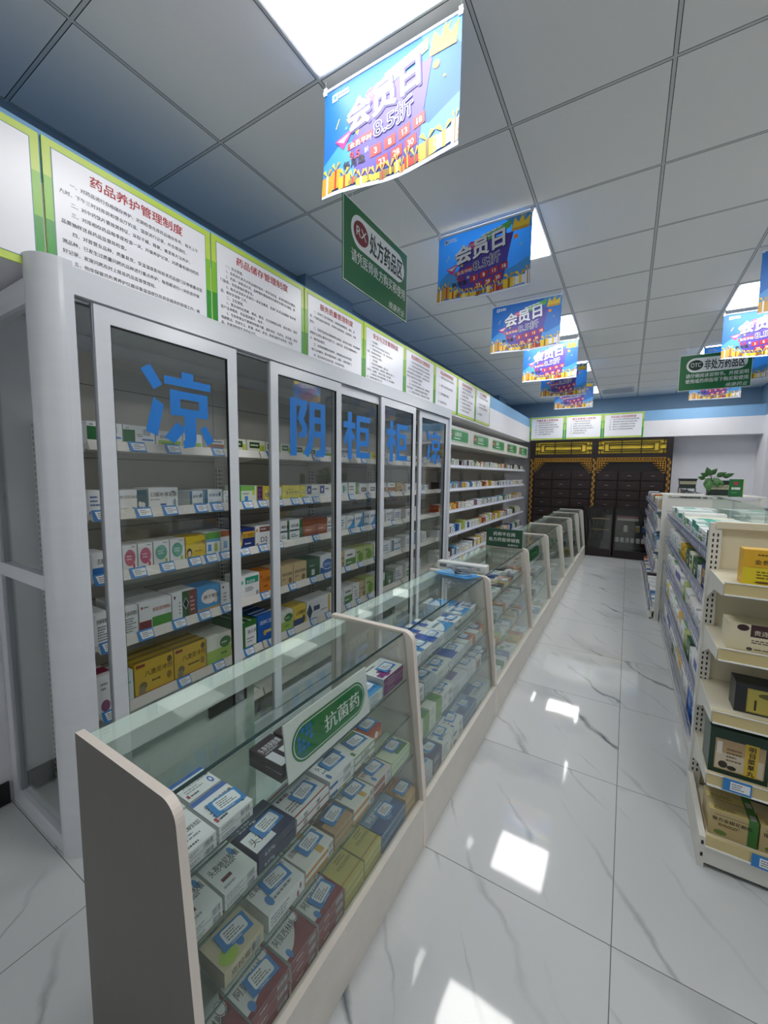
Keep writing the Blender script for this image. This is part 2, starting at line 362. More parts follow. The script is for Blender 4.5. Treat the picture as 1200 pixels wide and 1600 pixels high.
# ------------------------------------------------------------------ regulation boards
GREEN1, GREEN2, LIME, BWHITE, RED1 = mat('3f9a3c', .35), mat('86c33a', .35), mat('c3da55', .35), mat('eeeef4', .3), mat('b3393d', .5)
RULES = [
 ('药品处方管理制度', ['一、处方药必须凭执业医师处方销售、非处方', '二、外用药与其它药品分开陈列、内服药', '三、销售近效期药品应当登记记录、并', '四、发现质量问题的药品应及时告知', '五、柜台药品应整洁、不合格药品应柜上撤下', '报告县药品监督管理局。', '六、营业场所环境卫生与外观要保持', '整洁有序。', '七、药品价格标签应与实物相对、不得', '随意更改。']),
 ('药品养护管理制度', ['　　一、对药品进行合格储存养护、定期检查在库药品储存条件、每天上午', '九时、下午三时对库房和营业厅的温、湿度进行记录、并合理调控。', '　　二、对中药饮片要按其特征、采取干燥、降氧、熏蒸等方法养护。', '　　三、对库相存药品每季度检查一次、并做养护记录、对质量有疑问的药', '品要抽样送县药品监督局检查。', '　　四、对首营业品种、质量易变、受温湿度影响易变药品部门诊患者重点监', '测品种、已发生过质量问题的品种进行重点养护、每周都进行一次检查并做', '好记录、发现问题及时上报县药品监督管理局。', '　　五、他库保管员负责养护仪器设备温湿度仪及其全器具的管理工作、确']),
 ('药品储存管理制度', ['　　一、安全管理。', '　　1、全药房负责人对药品储存每月一次安全检查、发现问题及时整改。', '　　2、药房一次新进大货、品种储存要按规定的要求合理分区摆放、防', '门窗类、专柜类储存要安全。', '　　3、每天对全体人员进行一次安全教育、各部门人员认真做好“防火防', '盗、做好安保等”工作。', '　　二、卫生管理。', '　　1、营业场所应宽敞、明亮、整洁、无污染物及杂物、每日清扫、湿拭', '窗户洁净明亮、药品摆放整齐、有序。', '　　2、仓库和营业厅要做到地面干燥、通风良好、无积水、无垃圾、保持', '墙面整洁、货架无尘、防潮、防火、防虫、防鼠设施齐全有效、货架', '品、包装材料和生活用品分开。']),
 ('服务质量管理制度', ['　　一、全体员工应文明经商、对顾客应热情周到、微笑、用', '语、介绍药品应实事求是、不得夸大宣传误导、合理推荐、不得', '欺诈。', '　　二、出售药品时应详细询问用法用量、以免发生差错、对老弱病残', '顾客应主动热心服务并送到门口、认真负责、直至达到顾客满意为', '止、做好售后服务。', '　　三、认真接待顾客来信来访、对质量投诉应及时处理、', '一般三日内解决、重大问题须及时、准确、上报主管部门。', '　　四、营业场所应设意见簿、公布监督电话。']),
 ('安全与卫生管理制度', ['　　一、安全管理。', '　　1、各部门负责人应对本部门安全负责。', '　　2、下班前应检查水电、门窗、消防设备完好', '情况、发现隐患及时报告。', '　　3、贵重药品专人保管。', '　　二、卫生管理。', '　　1、营业场所应宽敞明亮、整洁卫生。', '　　2、仓库环境整洁、地面平整、墙壁清洁干燥、门', '窗严密、货架整齐、无积水无垃圾、排水通畅。', '　　3、从事药品工作人员每年体检一次、建立健康档', '案、患有传染病者不得上岗。']),
 ('药品销售及处方管理制度', ['　　一、处方药必须凭医师开具的处方销售调配。', '　　二、处方经执业药师审核签字后方可调配销售', '、处方所列药品不得擅自更改代用、对有配伍禁忌', '或超剂量的处方应当拒绝调配、必要时经原处方医', '师更正或重新签字方可调配销售。', '　　三、处方保存两年以备查。', '　　四、非处方药可由顾客自行选购、药师应提供', '用药咨询指导、正确说明用法用量和注意事项。', '　　五、不得采用有奖销售、附赠药品等方式销售。']),
 ('药品采购管理制度', ['　　一、采购药品应选择合法供货单位。', '', '　　二、首营企业和首营品种应审核。', '', '　　三、签订质量保证协议。', '', '　　四、做好购进记录。']),
 ('药品验收管理制度', ['　　一、验收人员应逐批验收药品。', '　　二、检查外观、包装、标签、说明书。', '　　三、冷藏药品优先验收。', '　　四、做好验收记录、保存五年备查。', '　　五、不合格药品应拒收并报告。', '　　六、进口药品应核对检验报告书。', '　　七、中药饮片应有合格证。']),
 ('员工管理制度', ['　　一、遵守法律法规及各项规章制度。', '', '　　二、持证上岗、衣着整洁。', '　　三、每年接受药品法规培训考核。', '', '　　四、热情服务。']),
 ('质量负责人职责制度', ['　　一、负责药品质量管理工作', '　　二、负责对不合格药品确认处理', '　　三、负责药品质量查询和投诉处理', '　　四、负责组织质量培训教育', '　　五、负责药品不良反应报告', '　　六、负责计量器具校准']),
 ('营业员管理人员职责', ['　　1、严格遵守药品管理法规。', '　　2、正确介绍药品性能用途。', '　　3、做到先进先出近效期先出。', '　　4、保持柜台货架清洁卫生整齐。', '　　5、认真填写销售记录。', '　　6、做好温湿度记录。']),
 ('企业法定人员培训管理制度', ['　　一、企业负责人应熟悉药品管理法规。', '　　二、每年制定培训计划并组织实施。', '　　三、建立员工培训档案记录考核。', '　　四、新员工上岗前须经培训合格。', '　　五、从业人员应接受继续教育。'])]
def regulation_board(k, F, bw, bh, label, wrap):
    title, body = RULES[k]
    o = F.at(bw / 2, 0)
    t = thing('regulation_board', label, 'notice board', o, 'green-framed rule boards')
    b = MB(); P = lambda a, c, d: F.at(a, c, d)
    th = .008
    vs = [P(0, 0, 0.001), P(bw, 0, 0.001), P(bw, bh, 0.001), P(0, bh, 0.001), P(0, 0, th), P(bw, 0, th), P(bw, bh, th), P(0, bh, th)]
    b.add(vs, [(0, 3, 2, 1), (0, 1, 5, 4), (1, 2, 6, 5), (2, 3, 7, 6), (3, 0, 4, 7), (4, 5, 6, 7)], LIME)
    G = Face(F.at(0, 0, th), F.u, F.v, F.n)
    for a0, a1 in ((0, .03), (bw - .03, bw)):
        b.rect(G, a0, 0, a1, bh * .4, GREEN1); b.rect(G, a0, bh * .4, a1, bh * .72, GREEN2)
    b.rect(G, 0, bh * .95, bw, bh, LIME)
    b.build('frame', t)
    p = MB(); m = .028
    p.rect(G, m - .003, m - .003, bw - m + .003, bh - m + .003, mat('5f8f86', .4), .0008)
    p.rect(G, m, m, bw - m, bh - m, BWHITE, .0012)
    p.build('white_panel', t)
    x = MB(); tw = min(.047 * len(title), bw * .62)
    x.text(G, bw * .5, bh - .085, .043, title, RED1, .0018, .012, width=tw, centre=True)
    top = bh - .115; pitch = min(.0345 if k < 6 else .046, (top - .035) / max(len(body), 1)); full = max(len(s) for s in body); sz = min(pitch * .66, (bw - .09) / full, .030)
    for i, s in enumerate(body):
        if s: x.text(G, .045, top - i * pitch - .012, sz, s.replace('　', '  ') if False else s, PRINT, .0018, .006, width=None, sx=min(1.0, (bw - .095) / (full * sz)))
    x.build('lettering', t)
BH, BZ = .46, 2.225
BL = ['at the shop-front end, cut by the frame', 'on medicine maintenance, above the first cabinet door', 'on medicine storage, above the gap between cabinet doors', 'on service quality, above the second cabinet door',
      'on safety and hygiene, fifth from the shop front', 'with dense text, sixth from the shop front', 'with few lines, seventh from the shop front', 'eighth from the shop front, above the open shelves', 'last of the row along the counters, smallest title']
for i in range(9):
    y0 = .003 + i * .6735
    regulation_board(i, Face((XB, y0, BZ + .0 + i * .003), (0, 1, 0), (0, 0, 1), (1, 0, 0)), .665, BH, 'green-framed rule board ' + BL[i], 34)
for i, (x0, x1) in enumerate(((-1.825, -1.16), (-1.15, -.485), (-.475, .19))):
    regulation_board(9 + i, Face((x0, YF, 2.262), (1, 0, 0), (0, 0, 1), (0, -1, 0)), x1 - x0, BH,
                     'green-framed rule board over the herb cabinet, ' + ['beside the corner', 'between two other boards', 'beside the bare white wall'][i], 30)

# ------------------------------------------------------------------ hanging banners
SKY, SKY2, PURP, PURPD, MAG = mat('2470c2', .45), mat('4092d6', .45), mat('4a3a9c', .45), mat('2a2168', .45), mat('c6357d', .45)
BW2, BYEL, BGRN, BRED, BGOLD, BGOLD2, BORG = mat('e6e8ea', .45), mat('e9c52d', .45), mat('5fb052', .45), mat('b3262d', .45), mat('c99a35', .45), mat('8a6a24', .45), mat('e8852a', .45)
def translucent_sheet(name, src):
    """thin printed film: lets part of the light through"""
    m = src.copy(); m.name = name; t = m.node_tree; n = t.nodes; b = n['Principled BSDF']
    tl = n.new('ShaderNodeBsdfTranslucent'); tl.inputs[0].default_value = b.inputs['Base Color'].default_value
    mx = n.new('ShaderNodeMixShader'); mx.inputs[0].default_value = .22
    t.links.new(b.outputs[0], mx.inputs[1]); t.links.new(tl.outputs[0], mx.inputs[2]); t.links.new(mx.outputs[0], n['Material Output'].inputs[0])
    return m
SHEET = translucent_sheet('printed_film', SKY)
def make_banner(bwid, bhei, bend):
    """banner sheet and its print, hanging from the rod, local origin at the rod's middle"""
    rng = random.Random(5)
    F = Face((-bwid / 2, 0, -bhei), (1, 0, 0), (0, 0, 1), (0, -1, 0)); w, h = bwid, bhei
    sh = MB(); n = 28; m = 18
    for i in range(n):
        for j in range(m): sh.rect(F, w * i / n, h * j / m, w * (i + 1) / n, h * (j + 1) / m, SHEET, 0)
    p = MB()
    R = lambda a0, b0, a1, b1, mt, k=.001: p.rect(F, a0 * w, b0 * h, a1 * w, b1 * h, mt, k)
    S = lambda pts, mt, k=.001: p.shape(F, [(a * w, b * h) for a, b in pts], mt, k)
    E = lambda a, b, r, mt, k=.0015: p.ell(F, a * w, b * h, r * w, r * w, mt, k)
    S([(0, .12), (1, .12), (1, .42), (.8, .3), (.55, .42), (.3, .3), (.12, .45), (0, .32)], SKY2, .0006)
    S([(.74, 1), (.82, .86), (.9, .93), (1, .78), (1, .99), (.97, 1)], SKY2, .0006)
    S([(.30, .10), (.72, .14), (.82, .80), (.36, .78), (.22, .40), (.26, .16)], PURP, .0010)
    S([(.19, .66), (.35, .74), (.28, .48)], BYEL, .0013); S([(.22, .65), (.31, .69), (.28, .55)], PURPD, .0016)
    E(.385, .76, .045, MAG); p.text(F, .352 * w, .74 * h, .038 * h * 1.6, 'V1P', BW2, .0022, .01, rot=.2)
    S([(.47, .74), (.79, .87), (.79, .97), (.47, .85)], BGRN, .0018)
    for q in (.86, .81): p.lines(Face(F.at(.49 * w, q * h - .005, 0), Vector((.97, 0, .19)), Vector((-.19, 0, .97)), F.n), 0, 0, .27 * w, .012, 1, BW2, rng, .0024, .8)
    S([(.80, .83), (.83, .98), (.87, .90), (.90, 1.0), (.93, .90), (.985, .97), (.97, .83)], BYEL, .0018); S([(.80, .80), (.97, .80), (.97, .84), (.80, .84)], BGOLD, .002)
    r0 = .16
    for k, mt, dx, dy in ((.0024, PURPD, .007, -.008), (.0032, BW2, 0, 0)):
        p.text(F, .20 * w + dx, .545 * h + dy, .112, '会员日', mt, k, .026, rot=r0, shear=.12, sx=.98)
    p.text(F, .405 * w, .395 * h, .068, '8.5折', BW2, .0040, .034, rot=r0 * .9, shear=.1, sx=1.12)
    p.text(F, .405 * w, .395 * h, .068, '8.5折', PURPD, .0048, .004, rot=r0 * .9, shear=.1, sx=1.12)
    S([(.205, .365), (.395, .415), (.395, .475), (.205, .425)], BRED, .002); p.text(F, .222 * w, .377 * h, .0245, '会员平时', BW2, .0026, .01, rot=.09)
    p.text(F, .225 * w, .275 * h, .038, '9.5', BRED, .0028, .02, rot=.1); p.text(F, .335 * w, .298 * h, .02, '折', BW2, .0028, .01, rot=.1)
    p.text(F, .175 * w, .205 * h, .032, '每月逢', PRINT, .0028, .015, rot=.1)
    for i, s in enumerate(('3', '8', '13', '18')):
        a, b = .375 + i * .105, .235 + i * .024
        S([(a, b), (a + .082, b + .018), (a + .082, b + .108), (a, b + .09)], BRED, .002); p.text(F, (a + .041) * w, (b + .028) * h, .028, s, BW2, .0028, .02, centre=True, rot=.09)
    for i, s in enumerate(('23', '28', '30')):
        a, b = .42 + i * .105, .125 + i * .024
        S([(a, b), (a + .082, b + .018), (a + .082, b + .108), (a, b + .09)], BRED, .002); p.text(F, (a + .041) * w, (b + .028) * h, .028, s, BW2, .0028, .02, centre=True, rot=.09)
    S([(.10, .50), (.25, .56), (.17, .40)], MAG, .002); S([(.12, .49), (.22, .53), (.17, .46)], BW2, .0026)
    for a, b, r, mt in ((.845, .72, .022, BORG), (.23, .55, .012, BORG), (.19, .585, .01, SKY2), (.90, .60, .008, BYEL)): E(a, b, r, mt)
    S([(.86, .86), (.875, .86), (.94, .985), (.93, .985)], BYEL, .002); S([(.10, .62), (.107, .62), (.135, .70), (.128, .70)], BYEL, .002)
    # shop mark in the corner
    S([(.07, .88), (.115, .885), (.115, .95), (.07, .945)], BW2, .002); S([(.08, .895), (.105, .9), (.105, .935), (.08, .93)], SKY, .0025)
    for b in (.905, .935): p.lines(F, .125 * w, (b - .012) * h, .27 * w, (b + .012) * h, 1, BW2, rng, .002, .8)
    # heap of presents along the foot
    R(0, 0, 1, .035, BW2, .0022)
    a = .0
    while a < 1.0:
        sc = 1.55 if a < .2 or a > .72 else .85
        bw_, bh_ = (.05 + .04 * rng.random()) * sc, (.07 + .06 * rng.random()) * sc
        bw_ = min(bw_, 1.0 - a)
        c = rng.choice([BGOLD, BGOLD, BYEL, BRED, BW2, BGOLD2, BORG]); d = rng.choice([BGOLD2, BRED, BYEL, BW2])
        b0 = .02 + .03 * rng.random()
        S([(a, b0), (a + bw_, b0 + .012), (a + bw_, b0 + bh_), (a, b0 + bh_ - .012)], c, .003)
        S([(a + bw_ * .42, b0), (a + bw_ * .6, b0), (a + bw_ * .6, b0 + bh_), (a + bw_ * .42, b0 + bh_)], d, .0034)
        S([(a + bw_ * .5, b0 + bh_ - .01), (a + bw_ * .05, b0 + bh_ + .05), (a + bw_ * .3, b0 + bh_ + .065)], BYEL, .0036)
        S([(a + bw_ * .5, b0 + bh_ - .01), (a + bw_ * .7, b0 + bh_ + .065), (a + bw_ * .95, b0 + bh_ + .05)], BGOLD, .0036)
        a += bw_ * .86
    def fine(mb):
        bm = bmesh.new()
        for v in mb.v: bm.verts.new(v)
        bm.verts.ensure_lookup_table()
        lay = None
        for f, k in zip(mb.f, mb.mi):
            try: q = bm.faces.new([bm.verts[i] for i in f]); q.material_index = k
            except ValueError: pass
        bmesh.ops.triangulate(bm, faces=[f for f in bm.faces if len(f.verts) > 4])
        for _ in range(5):
            ed = [e for e in bm.edges if e.calc_length() > .026]
            if not ed: break
            bmesh.ops.subdivide_edges(bm, edges=ed, cuts=1, use_grid_fill=True)
        for v in bm.verts:
            s = -v.co.z / bhei
            v.co.y += bend * (s ** 2) * math.sin(v.co.x / bwid * 5.0 + 1.0) + bend * .12 * s * math.cos(v.co.x / bwid * 11)
        return bm
    out = []
    for nm, mb in (('sheet', sh), ('print', p)):
        bm = fine(mb); me = bpy.data.meshes.new(nm); bm.to_mesh(me); bm.free()
        for mt in mb.mats: me.materials.append(mt)
        for q in me.polygons: q.use_smooth = nm == 'sheet'
        out.append(me)
    return out
BWID, BHEI = .575, .405
BANNERS = [make_banner(BWID, BHEI, .022), make_banner(BWID, BHEI, .014)]
def banner(x, y, ztop, label, kind):
    t = thing('hanging_banner', label, 'banner', (x, y, ztop), 'blue member day banners')
    for me in BANNERS[kind]:
        o = bpy.data.objects.new(me.name, me); C.objects.link(o); o.parent = t
    r = MB(); r.cyl((x - BWID / 2 - .006, y, ztop + .004), (x + BWID / 2 + .006, y, ztop + .004), .006, ALU, 10); r.build('rod', t)
    for s in (-1, 1):
        h = MB(); xx = x + s * (BWID / 2 - .004)
        h.box(xx - .008, y - .004, ztop - .008, xx + .008, y + .004, ztop + .02, ALU); h.cyl((xx, y, ztop + .018), (xx, y, H), .0015, TAGWHITE, 6); h.build('hanger', t)
BN = ['largest in view, in front of the lit panel', 'dark, hanging before the second lit panel', 'third along the counters, behind the green RX sign', 'fourth along the counters, brightly lit', 'fifth along the counters, dark and half hidden', 'last along the counters, before the herb cabinet']
for i, (y, z) in enumerate(((1.375, 3.025), (2.515, 3.02), (3.715, 3.01), (4.985, 3.01), (6.12, 3.02), (7.35, 3.03))):
    banner(-.84, y, z, 'blue member-day banner, ' + BN[i], i % 2)
BN2 = ['cut by the picture edge', 'bright, before the green OTC sign', 'dark, behind the green OTC sign', 'lowest, beneath the green OTC sign']
for i, (y, z) in enumerate(((3.715, 3.02), (4.985, 3.03), (6.12, 3.03), (7.35, 3.03))):
    banner(.965, y, z, 'blue member-day banner over the aisle shelves, ' + BN2[i], (i + 1) % 2)

# ------------------------------------------------------------------ the two green hanging signs
SGREEN, SDARK, SWHITE, MAROON = mat('1f6b3a', .4), mat('14301f', .5), mat('e8ece8', .4), mat('7b2a30', .5)
def hanging_sign(F, w, h, label, badge, badgem, head, rows, foot):
    t = thing('hanging_sign', label, 'sign', F.at(w / 2, 0))
    th = .006; b = MB()
    vs = [F.at(a, c, k) for k in (-th, 0) for a, c in ((0, 0), (w, 0), (w, h), (0, h))]
    b.add(vs, [(0, 3, 2, 1), (4, 5, 6, 7), (0, 1, 5, 4), (1, 2, 6, 5), (2, 3, 7, 6), (3, 0, 4, 7)], SGREEN)
    e = .004
    for a0, c0, a1, c1 in ((0, 0, w, e), (0, h - e, w, h), (0, e, e, h - e), (w - e, e, w, h - e)): b.rect(F, a0, c0, a1, c1, SWHITE)
    b.build('board', t)
    p = MB()
    p.stad(F, w * .10, h * .50, w * .94, h * .90, SWHITE, .0006)
    p.ell(F, w * .235, h * .70, w * .105, h * .145, badgem, .001); p.text(F, w * .235, h * .65, .062, badge, SWHITE, .0015, 0, width=w * .15, centre=True)
    p.text(F, w * .355, h * .585, h * .29, head, SDARK, .001, .016, width=w * .55)
    for i, r in enumerate(rows): p.text(F, w * .10, h * (.31 if len(rows) == 1 else .36) - i * h * .15, h * (.17 if len(rows) == 1 else .125), r, SWHITE, .001, .010, width=w * .86 * (len(r) / max(len(q) for q in rows)))
    p.text(F, w * .66, h * .05, h * .11, foot, SWHITE, .001, 0, width=w * .29, shear=.25)
    p.build('lettering', t)
    for a in (.12, .88):
        c = F.at(w * a, h, -th / 2); MB().cyl((c.x, c.y, c.z - .004), (c.x, c.y, H), .0014, TAGWHITE, 6).build('wire', t)
hanging_sign(Face((-1.18, 1.565, 2.415), (0, 1, 0), (0, 0, 1), (1, 0, 0)), .62, .375, 'green RX sign with maroon badge hanging from the ceiling over the cabinet side', 'RX', MAROON, '处方药品区', ['请凭医师处方购买和使用'], '维康药业')
hanging_sign(Face((.407, 5.5, 2.452), (1, 0, 0), (0, 0, 1), (0, -1, 0)), .60, .372, 'green OTC sign with dark oval badge hanging over the aisle shelves', 'OTC', SDARK, '非处方药品区', ['请仔细阅读说明书，并按说明', '使用或药师指导下购买和使用'], '维康药业')
# ------------------------------------------------------------------ wall shelving behind the cabinet doors and beyond
XS = -1.88                                   # front edge of every wall shelf
LIP = [1.647, 1.352, 1.080, .780, .470, .170]
ST = [z - .016 for z in LIP]                 # tops of the shelf plates
RAILC = grain('cream_price_rail', 'dcd9d1', 'd0cdc4', (3, 3, 3), rough=.3)
STRIPB = mat('8f97bd', .4)
def shelf_bay(y0, label, header, first):
    y1 = y0 + .897; t = thing('shelf_bay', label, 'shelf unit', (-2.1, y0 + .45, 0), 'wall shelf bays')
    b = MB(); top = 2.10
    b.box(-2.335, y0, .02, -2.315, y1, top, PERF)
    for z in (.5, .86, 1.22, 1.58, 1.94): b.box(-2.3152, y0, z, -2.3146, y1, z + .003, DKGREY)
    b.build('back_panel', t)
    u = MB(); ys = [y0] if not first else [y0 - .04]
    yy = ys[0]; xu = -2.245 if first else -2.275; u.box(-2.315, yy, 0, xu, yy + .032, 1.74, STEELW)
    F = Face((xu, yy, 0), (0, 1, 0), (0, 0, 1), (1, 0, 0)); G = Face((-2.315, yy, 0), (1, 0, 0), (0, 0, 1), (0, -1, 0))
    for k in range(62):
        for a in (.006, .020):
            u.rect(F, a, .06 + k * .027, a + .006, .075 + k * .027, BLACK); u.rect(G, a * 2, .06 + k * .027, a * 2 + (.015 if first else .008), .078 + k * .027, BLACK)
    u.build('upright', t)
    rng = random.Random(int(y0 * 100))
    for i, z in enumerate(ST):
        s = MB(); s.box(-2.30, y0 + .004, z - .022, XS - .022, y1 - .004, z, STEELW)
        if i < 5:
            for yb in (y0 + .006, y1 - .010): s.prism([(-2.30, z - .022), (XS - .05, z - .022), (XS - .05, z - .034), (-2.30, z - .085)], 'y', yb, yb + .003, STEELW)
        so = s.build('shelf', t)
        r = MB(); r.prism([(XS - .022, z + .014), (XS - .016, z + .016), (XS + .004, z - .026), (XS - .002, z - .030), (XS - .022, z - .022)], 'y', y0 + .004, y1 - .004, RAILC)
        if header:
            d = Vector((.020, 0, -.042)).normalized()
            F = Face((XS - .0155, y0 + .004, z + .0155), (0, 1, 0), -d, Vector((.042, 0, .020)).normalized())
            r.rect(F, 0, -.044, .892, -.004, STRIPB, .0008)
            for k in range(15): r.rect(F, .008 + k * .059, -.038, .056 + k * .059 - .006, -.010, TAGWHITE, .0014)
        sub(r, 'price_rail', so, t)
    if i and header:
        h = MB(); h.box(-2.30, y0 + .002, 1.885, XS + .005, y1 - .002, 1.91, STEELW); h.box(XS + .005, y0 + .002, 1.885, XS + .04, y1 - .002, 2.11, STEELW)
        h.box(-2.30, y0 + .002, 2.095, XS + .005, y1 - .002, 2.11, STEELW); ho = h.build('header_box', t)
        F = Face((XS + .04, y0 + .1, 1.925), (0, 1, 0), (0, 0, 1), (1, 0, 0)); q = MB()
        q.stad(F, 0, 0, .70, .155, mat('2c8b50', .35), .001, r=.04); q.stad(F, .006, .006, .694, .149, SWHITE, .0013, r=.036); q.stad(F, .012, .012, .688, .143, mat('2c8b50', .35), .0016, r=.032)
        q.ell(F, .085, .085, .05, .05, mat('a8323a', .4), .002); q.text(F, .085, .068, .045, 'Rx', SWHITE, .0025, .01, centre=True)
        q.text(F, .20, .072, .062, header, SWHITE, .002, .008); q.lines(F, .2, .03, .52, .055, 1, SWHITE, rng, .002, .5)
        sub(q, 'plaque', ho, t)
    return t
BAYN = ['behind the first cabinet door', 'behind the second cabinet door', 'behind the middle cabinet doors', 'behind the last cabinet door']
for i in range(4): shelf_bay(.79 + .9 * i, 'white steel shelf bay with back panel, ' + BAYN[i], None, i == 0)
HEAD = ['心脑用药', '抗感染药', '清热药', '儿科药', '外用药']
HB = ['next to the glass-door cabinet', 'second from the glass-door cabinet', 'in the middle of the open shelves', 'second from the herb cabinet', 'in the corner by the herb cabinet']
for i in range(5): shelf_bay(4.39 + .9 * i, 'open white shelf bay under a green plaque, ' + HB[i], HEAD[i], False)

# ------------------------------------------------------------------ tall cabinet with sliding glass doors
t = cab = thing('sliding_door_cabinet', 'tall white aluminium cabinet with blue-lettered sliding glass doors along the wall', 'cabinet', (-2.05, 2.45, 0))
p = MB(); r = .085; pts = [(-1.824, .715), (-1.824, .60)] + [(-1.742 - r + r * math.cos(a), .60 + r + r * math.sin(a)) for a in [(-90 + 9 * k) * PI / 180 for k in range(11)]] + [(-1.742, .715)]
p.prism(pts, 'z', 0, 2.262, ALU)
n = len(pts); p.sm[:n] = [False] * n
for k in range(2, n - 3): p.sm[k] = True
p.build('corner_post', t)
p = MB(); p.box(-1.80, .715, 2.15, -1.742, 4.34, 2.245, ALU); p.box(-1.795, .715, 2.135, -1.79, 4.30, 2.15, ALUD); p.box(-1.768, .715, 2.135, -1.765, 4.30, 2.15, ALUD); p.build('top_rail', t)
MB().box(-2.345, .64, 2.185, -1.835, 4.34, 2.205, ALU).build('top_panel', t)
p = MB(); p.box(-1.80, .715, 0, -1.742, 4.34, .085, ALU); p.box(-1.795, .715, .085, -1.79, 4.30, .10, ALUD); p.box(-1.768, .715, .085, -1.765, 4.30, .10, ALUD); p.build('bottom_rail', t)
MB().box(-1.835, 4.30, 0, -1.742, 4.345, 2.15, ALU).build('end_post', t)
p = MB(); ys, ye = .605, .645
p.box(-2.345, ys, 0, -2.285, ye, 2.185, ALU); p.box(-2.285, ys, 2.10, -1.832, ye, 2.185, ALU); p.box(-2.285, ys, 1.07, -1.832, ye, 1.125, ALU); p.box(-2.285, ys, 0, -1.832, ye, .075, ALU)
p.box(-2.285, ys + .006, .075, -2.26, ye - .006, 1.07, ALUD); p.box(-2.285, ys + .006, 1.125, -2.26, ye - .006, 2.10, ALUD)
so = p.build('side_frame', t)
for z0, z1 in ((.075, 1.07), (1.125, 2.10)): sub(MB().box(-2.26, .622, z0, -1.832, .627, z1, GLASSW), 'side_glass', so, t)

GLYPH = {   # heavy cut-vinyl strokes, in a unit square
 '凉': [[(0, .92), (.117, 1), (.263, .78), (.152, .70)], [(.146, .61), (.275, .53), (.18, .134), (.035, .19)], [(.53, .99), (.70, .99), (.70, .90), (.53, .90)], [(.29, .80), (.96, .80), (.96, .90), (.29, .90)],
        [(.36, .74), (.91, .74), (.91, .64), (.36, .64)], [(.36, .64), (.50, .64), (.50, .52), (.36, .52)], [(.77, .64), (.91, .64), (.91, .52), (.77, .52)], [(.36, .52), (.91, .52), (.91, .42), (.36, .42)], [(.55, .42), (.72, .42), (.72, .12), (.69, .03), (.53, 0), (.53, .10), (.55, .11)], [(.44, .33), (.545, .28), (.545, .22), (.40, .06), (.27, .13)], [(.78, .27), (.87, .33), (1, .12), (.89, .05)]],
 '阴': [[(0, 0), (.17, 0), (.17, 1), (0, 1)], [(.17, .88), (.17, 1), (.47, 1), (.47, .88)], [(.28, .88), (.47, .88), (.36, .66), (.19, .66)], [(.19, .66), (.36, .66), (.46, .55), (.47, .42), (.31, .42), (.31, .52)], [(.22, .33), (.40, .33), (.47, .42), (.22, .42)],
        [(.52, 1), (.52, .88), (1, .88), (1, 1)], [(.52, .88), (.52, .42), (.67, .42), (.67, .88)], [(.52, .42), (.46, .2), (.34, .06), (.48, -.02), (.60, .15), (.67, .42)], [(.85, .88), (.85, .14), (1, .14), (1, .88)], [(.85, .14), (.72, .12), (.70, 0), (.94, 0), (1, .05), (1, .14)], [(.67, .62), (.85, .62), (.85, .74), (.67, .74)], [(.67, .36), (.85, .36), (.85, .48), (.67, .48)]],
 '柜': [[(0, .66), (.42, .66), (.42, .79), (0, .79)], [(.15, .79), (.29, .79), (.29, 1), (.15, 1)], [(.15, 0), (.29, 0), (.29, .66), (.15, .66)], [(.15, .66), (.15, .46), (.07, .28), (0, .40), (.08, .56)], [(.29, .62), (.41, .50), (.41, .36), (.29, .46)],
        [(.46, .04), (.60, .04), (.60, .96), (.46, .96)], [(.60, .84), (1, .84), (1, .96), (.60, .96)], [(.60, .04), (1, .04), (1, .17), (.60, .17)], [(.60, .61), (.95, .61), (.95, .72), (.60, .72)], [(.82, .42), (.95, .42), (.95, .61), (.82, .61)], [(.60, .31), (.95, .31), (.95, .42), (.60, .42)]]}
DOORS = [(.775, 1.417, -1.762, '凉', (.94, 1.279)), (1.646, 2.297, -1.762, '阴', (1.80, 2.13)), (2.245, 2.88, -1.787, '柜', (2.365, 2.712)), (2.83, 3.454, -1.762, '柜', (2.93, 3.30)), (3.585, 4.30, -1.787, '凉', (3.76, 4.13))]
for a, b, x, ch, (t0, t1) in DOORS:
    d = MB(); z0, z1, w = .10, 2.14, .055; xo = x + .02
    for y in (a, b - w): d.box(x, y, z0, xo, y + w, z1, ALU)
    d.box(x, a + w, z0, xo, b - w, z0 + .07, ALU); d.box(x, a + w, z1 - .06, xo, b - w, z1, ALU)
    for y in (a + w - .001, b - w - .003): d.box(x + .004, y, z0 + .07, xo - .002, y + .004, z1 - .06, BLACK)
    d.box(x + .004, a + w, z1 - .064, xo - .002, b - w, z1 - .060, BLACK); d.box(x - .002, a - .004, z0, xo - .008, a, z1, ALUD)
    do = d.build('door', t)
    sub(MB().box(x + .007, a + w, z0 + .07, x + .012, b - w, z1 - .06, GLASSW), 'pane', do, t)
    q = MB(); F = Face((x + .012, t0, 1.625), (0, 1, 0), (0, 0, 1), (1, 0, 0))
    for st in GLYPH[ch]: q.shape(F, [(u * (t1 - t0), v * .345) for u, v in st], BLUEF, .0012)
    sub(q, 'lettering', do, t)
    if ch == '柜' and a < 2.5:
        k = MB(); F = Face((xo, b - .04, .98), (0, 1, 0), (0, 0, 1), (1, 0, 0)); k.stad(F, 0, 0, .024, .13, CHROME, .002); k.cyl((xo, b - .028, 1.02), (xo + .012, b - .028, 1.02), .008, CHROME, 10); sub(k, 'lock', do, t)

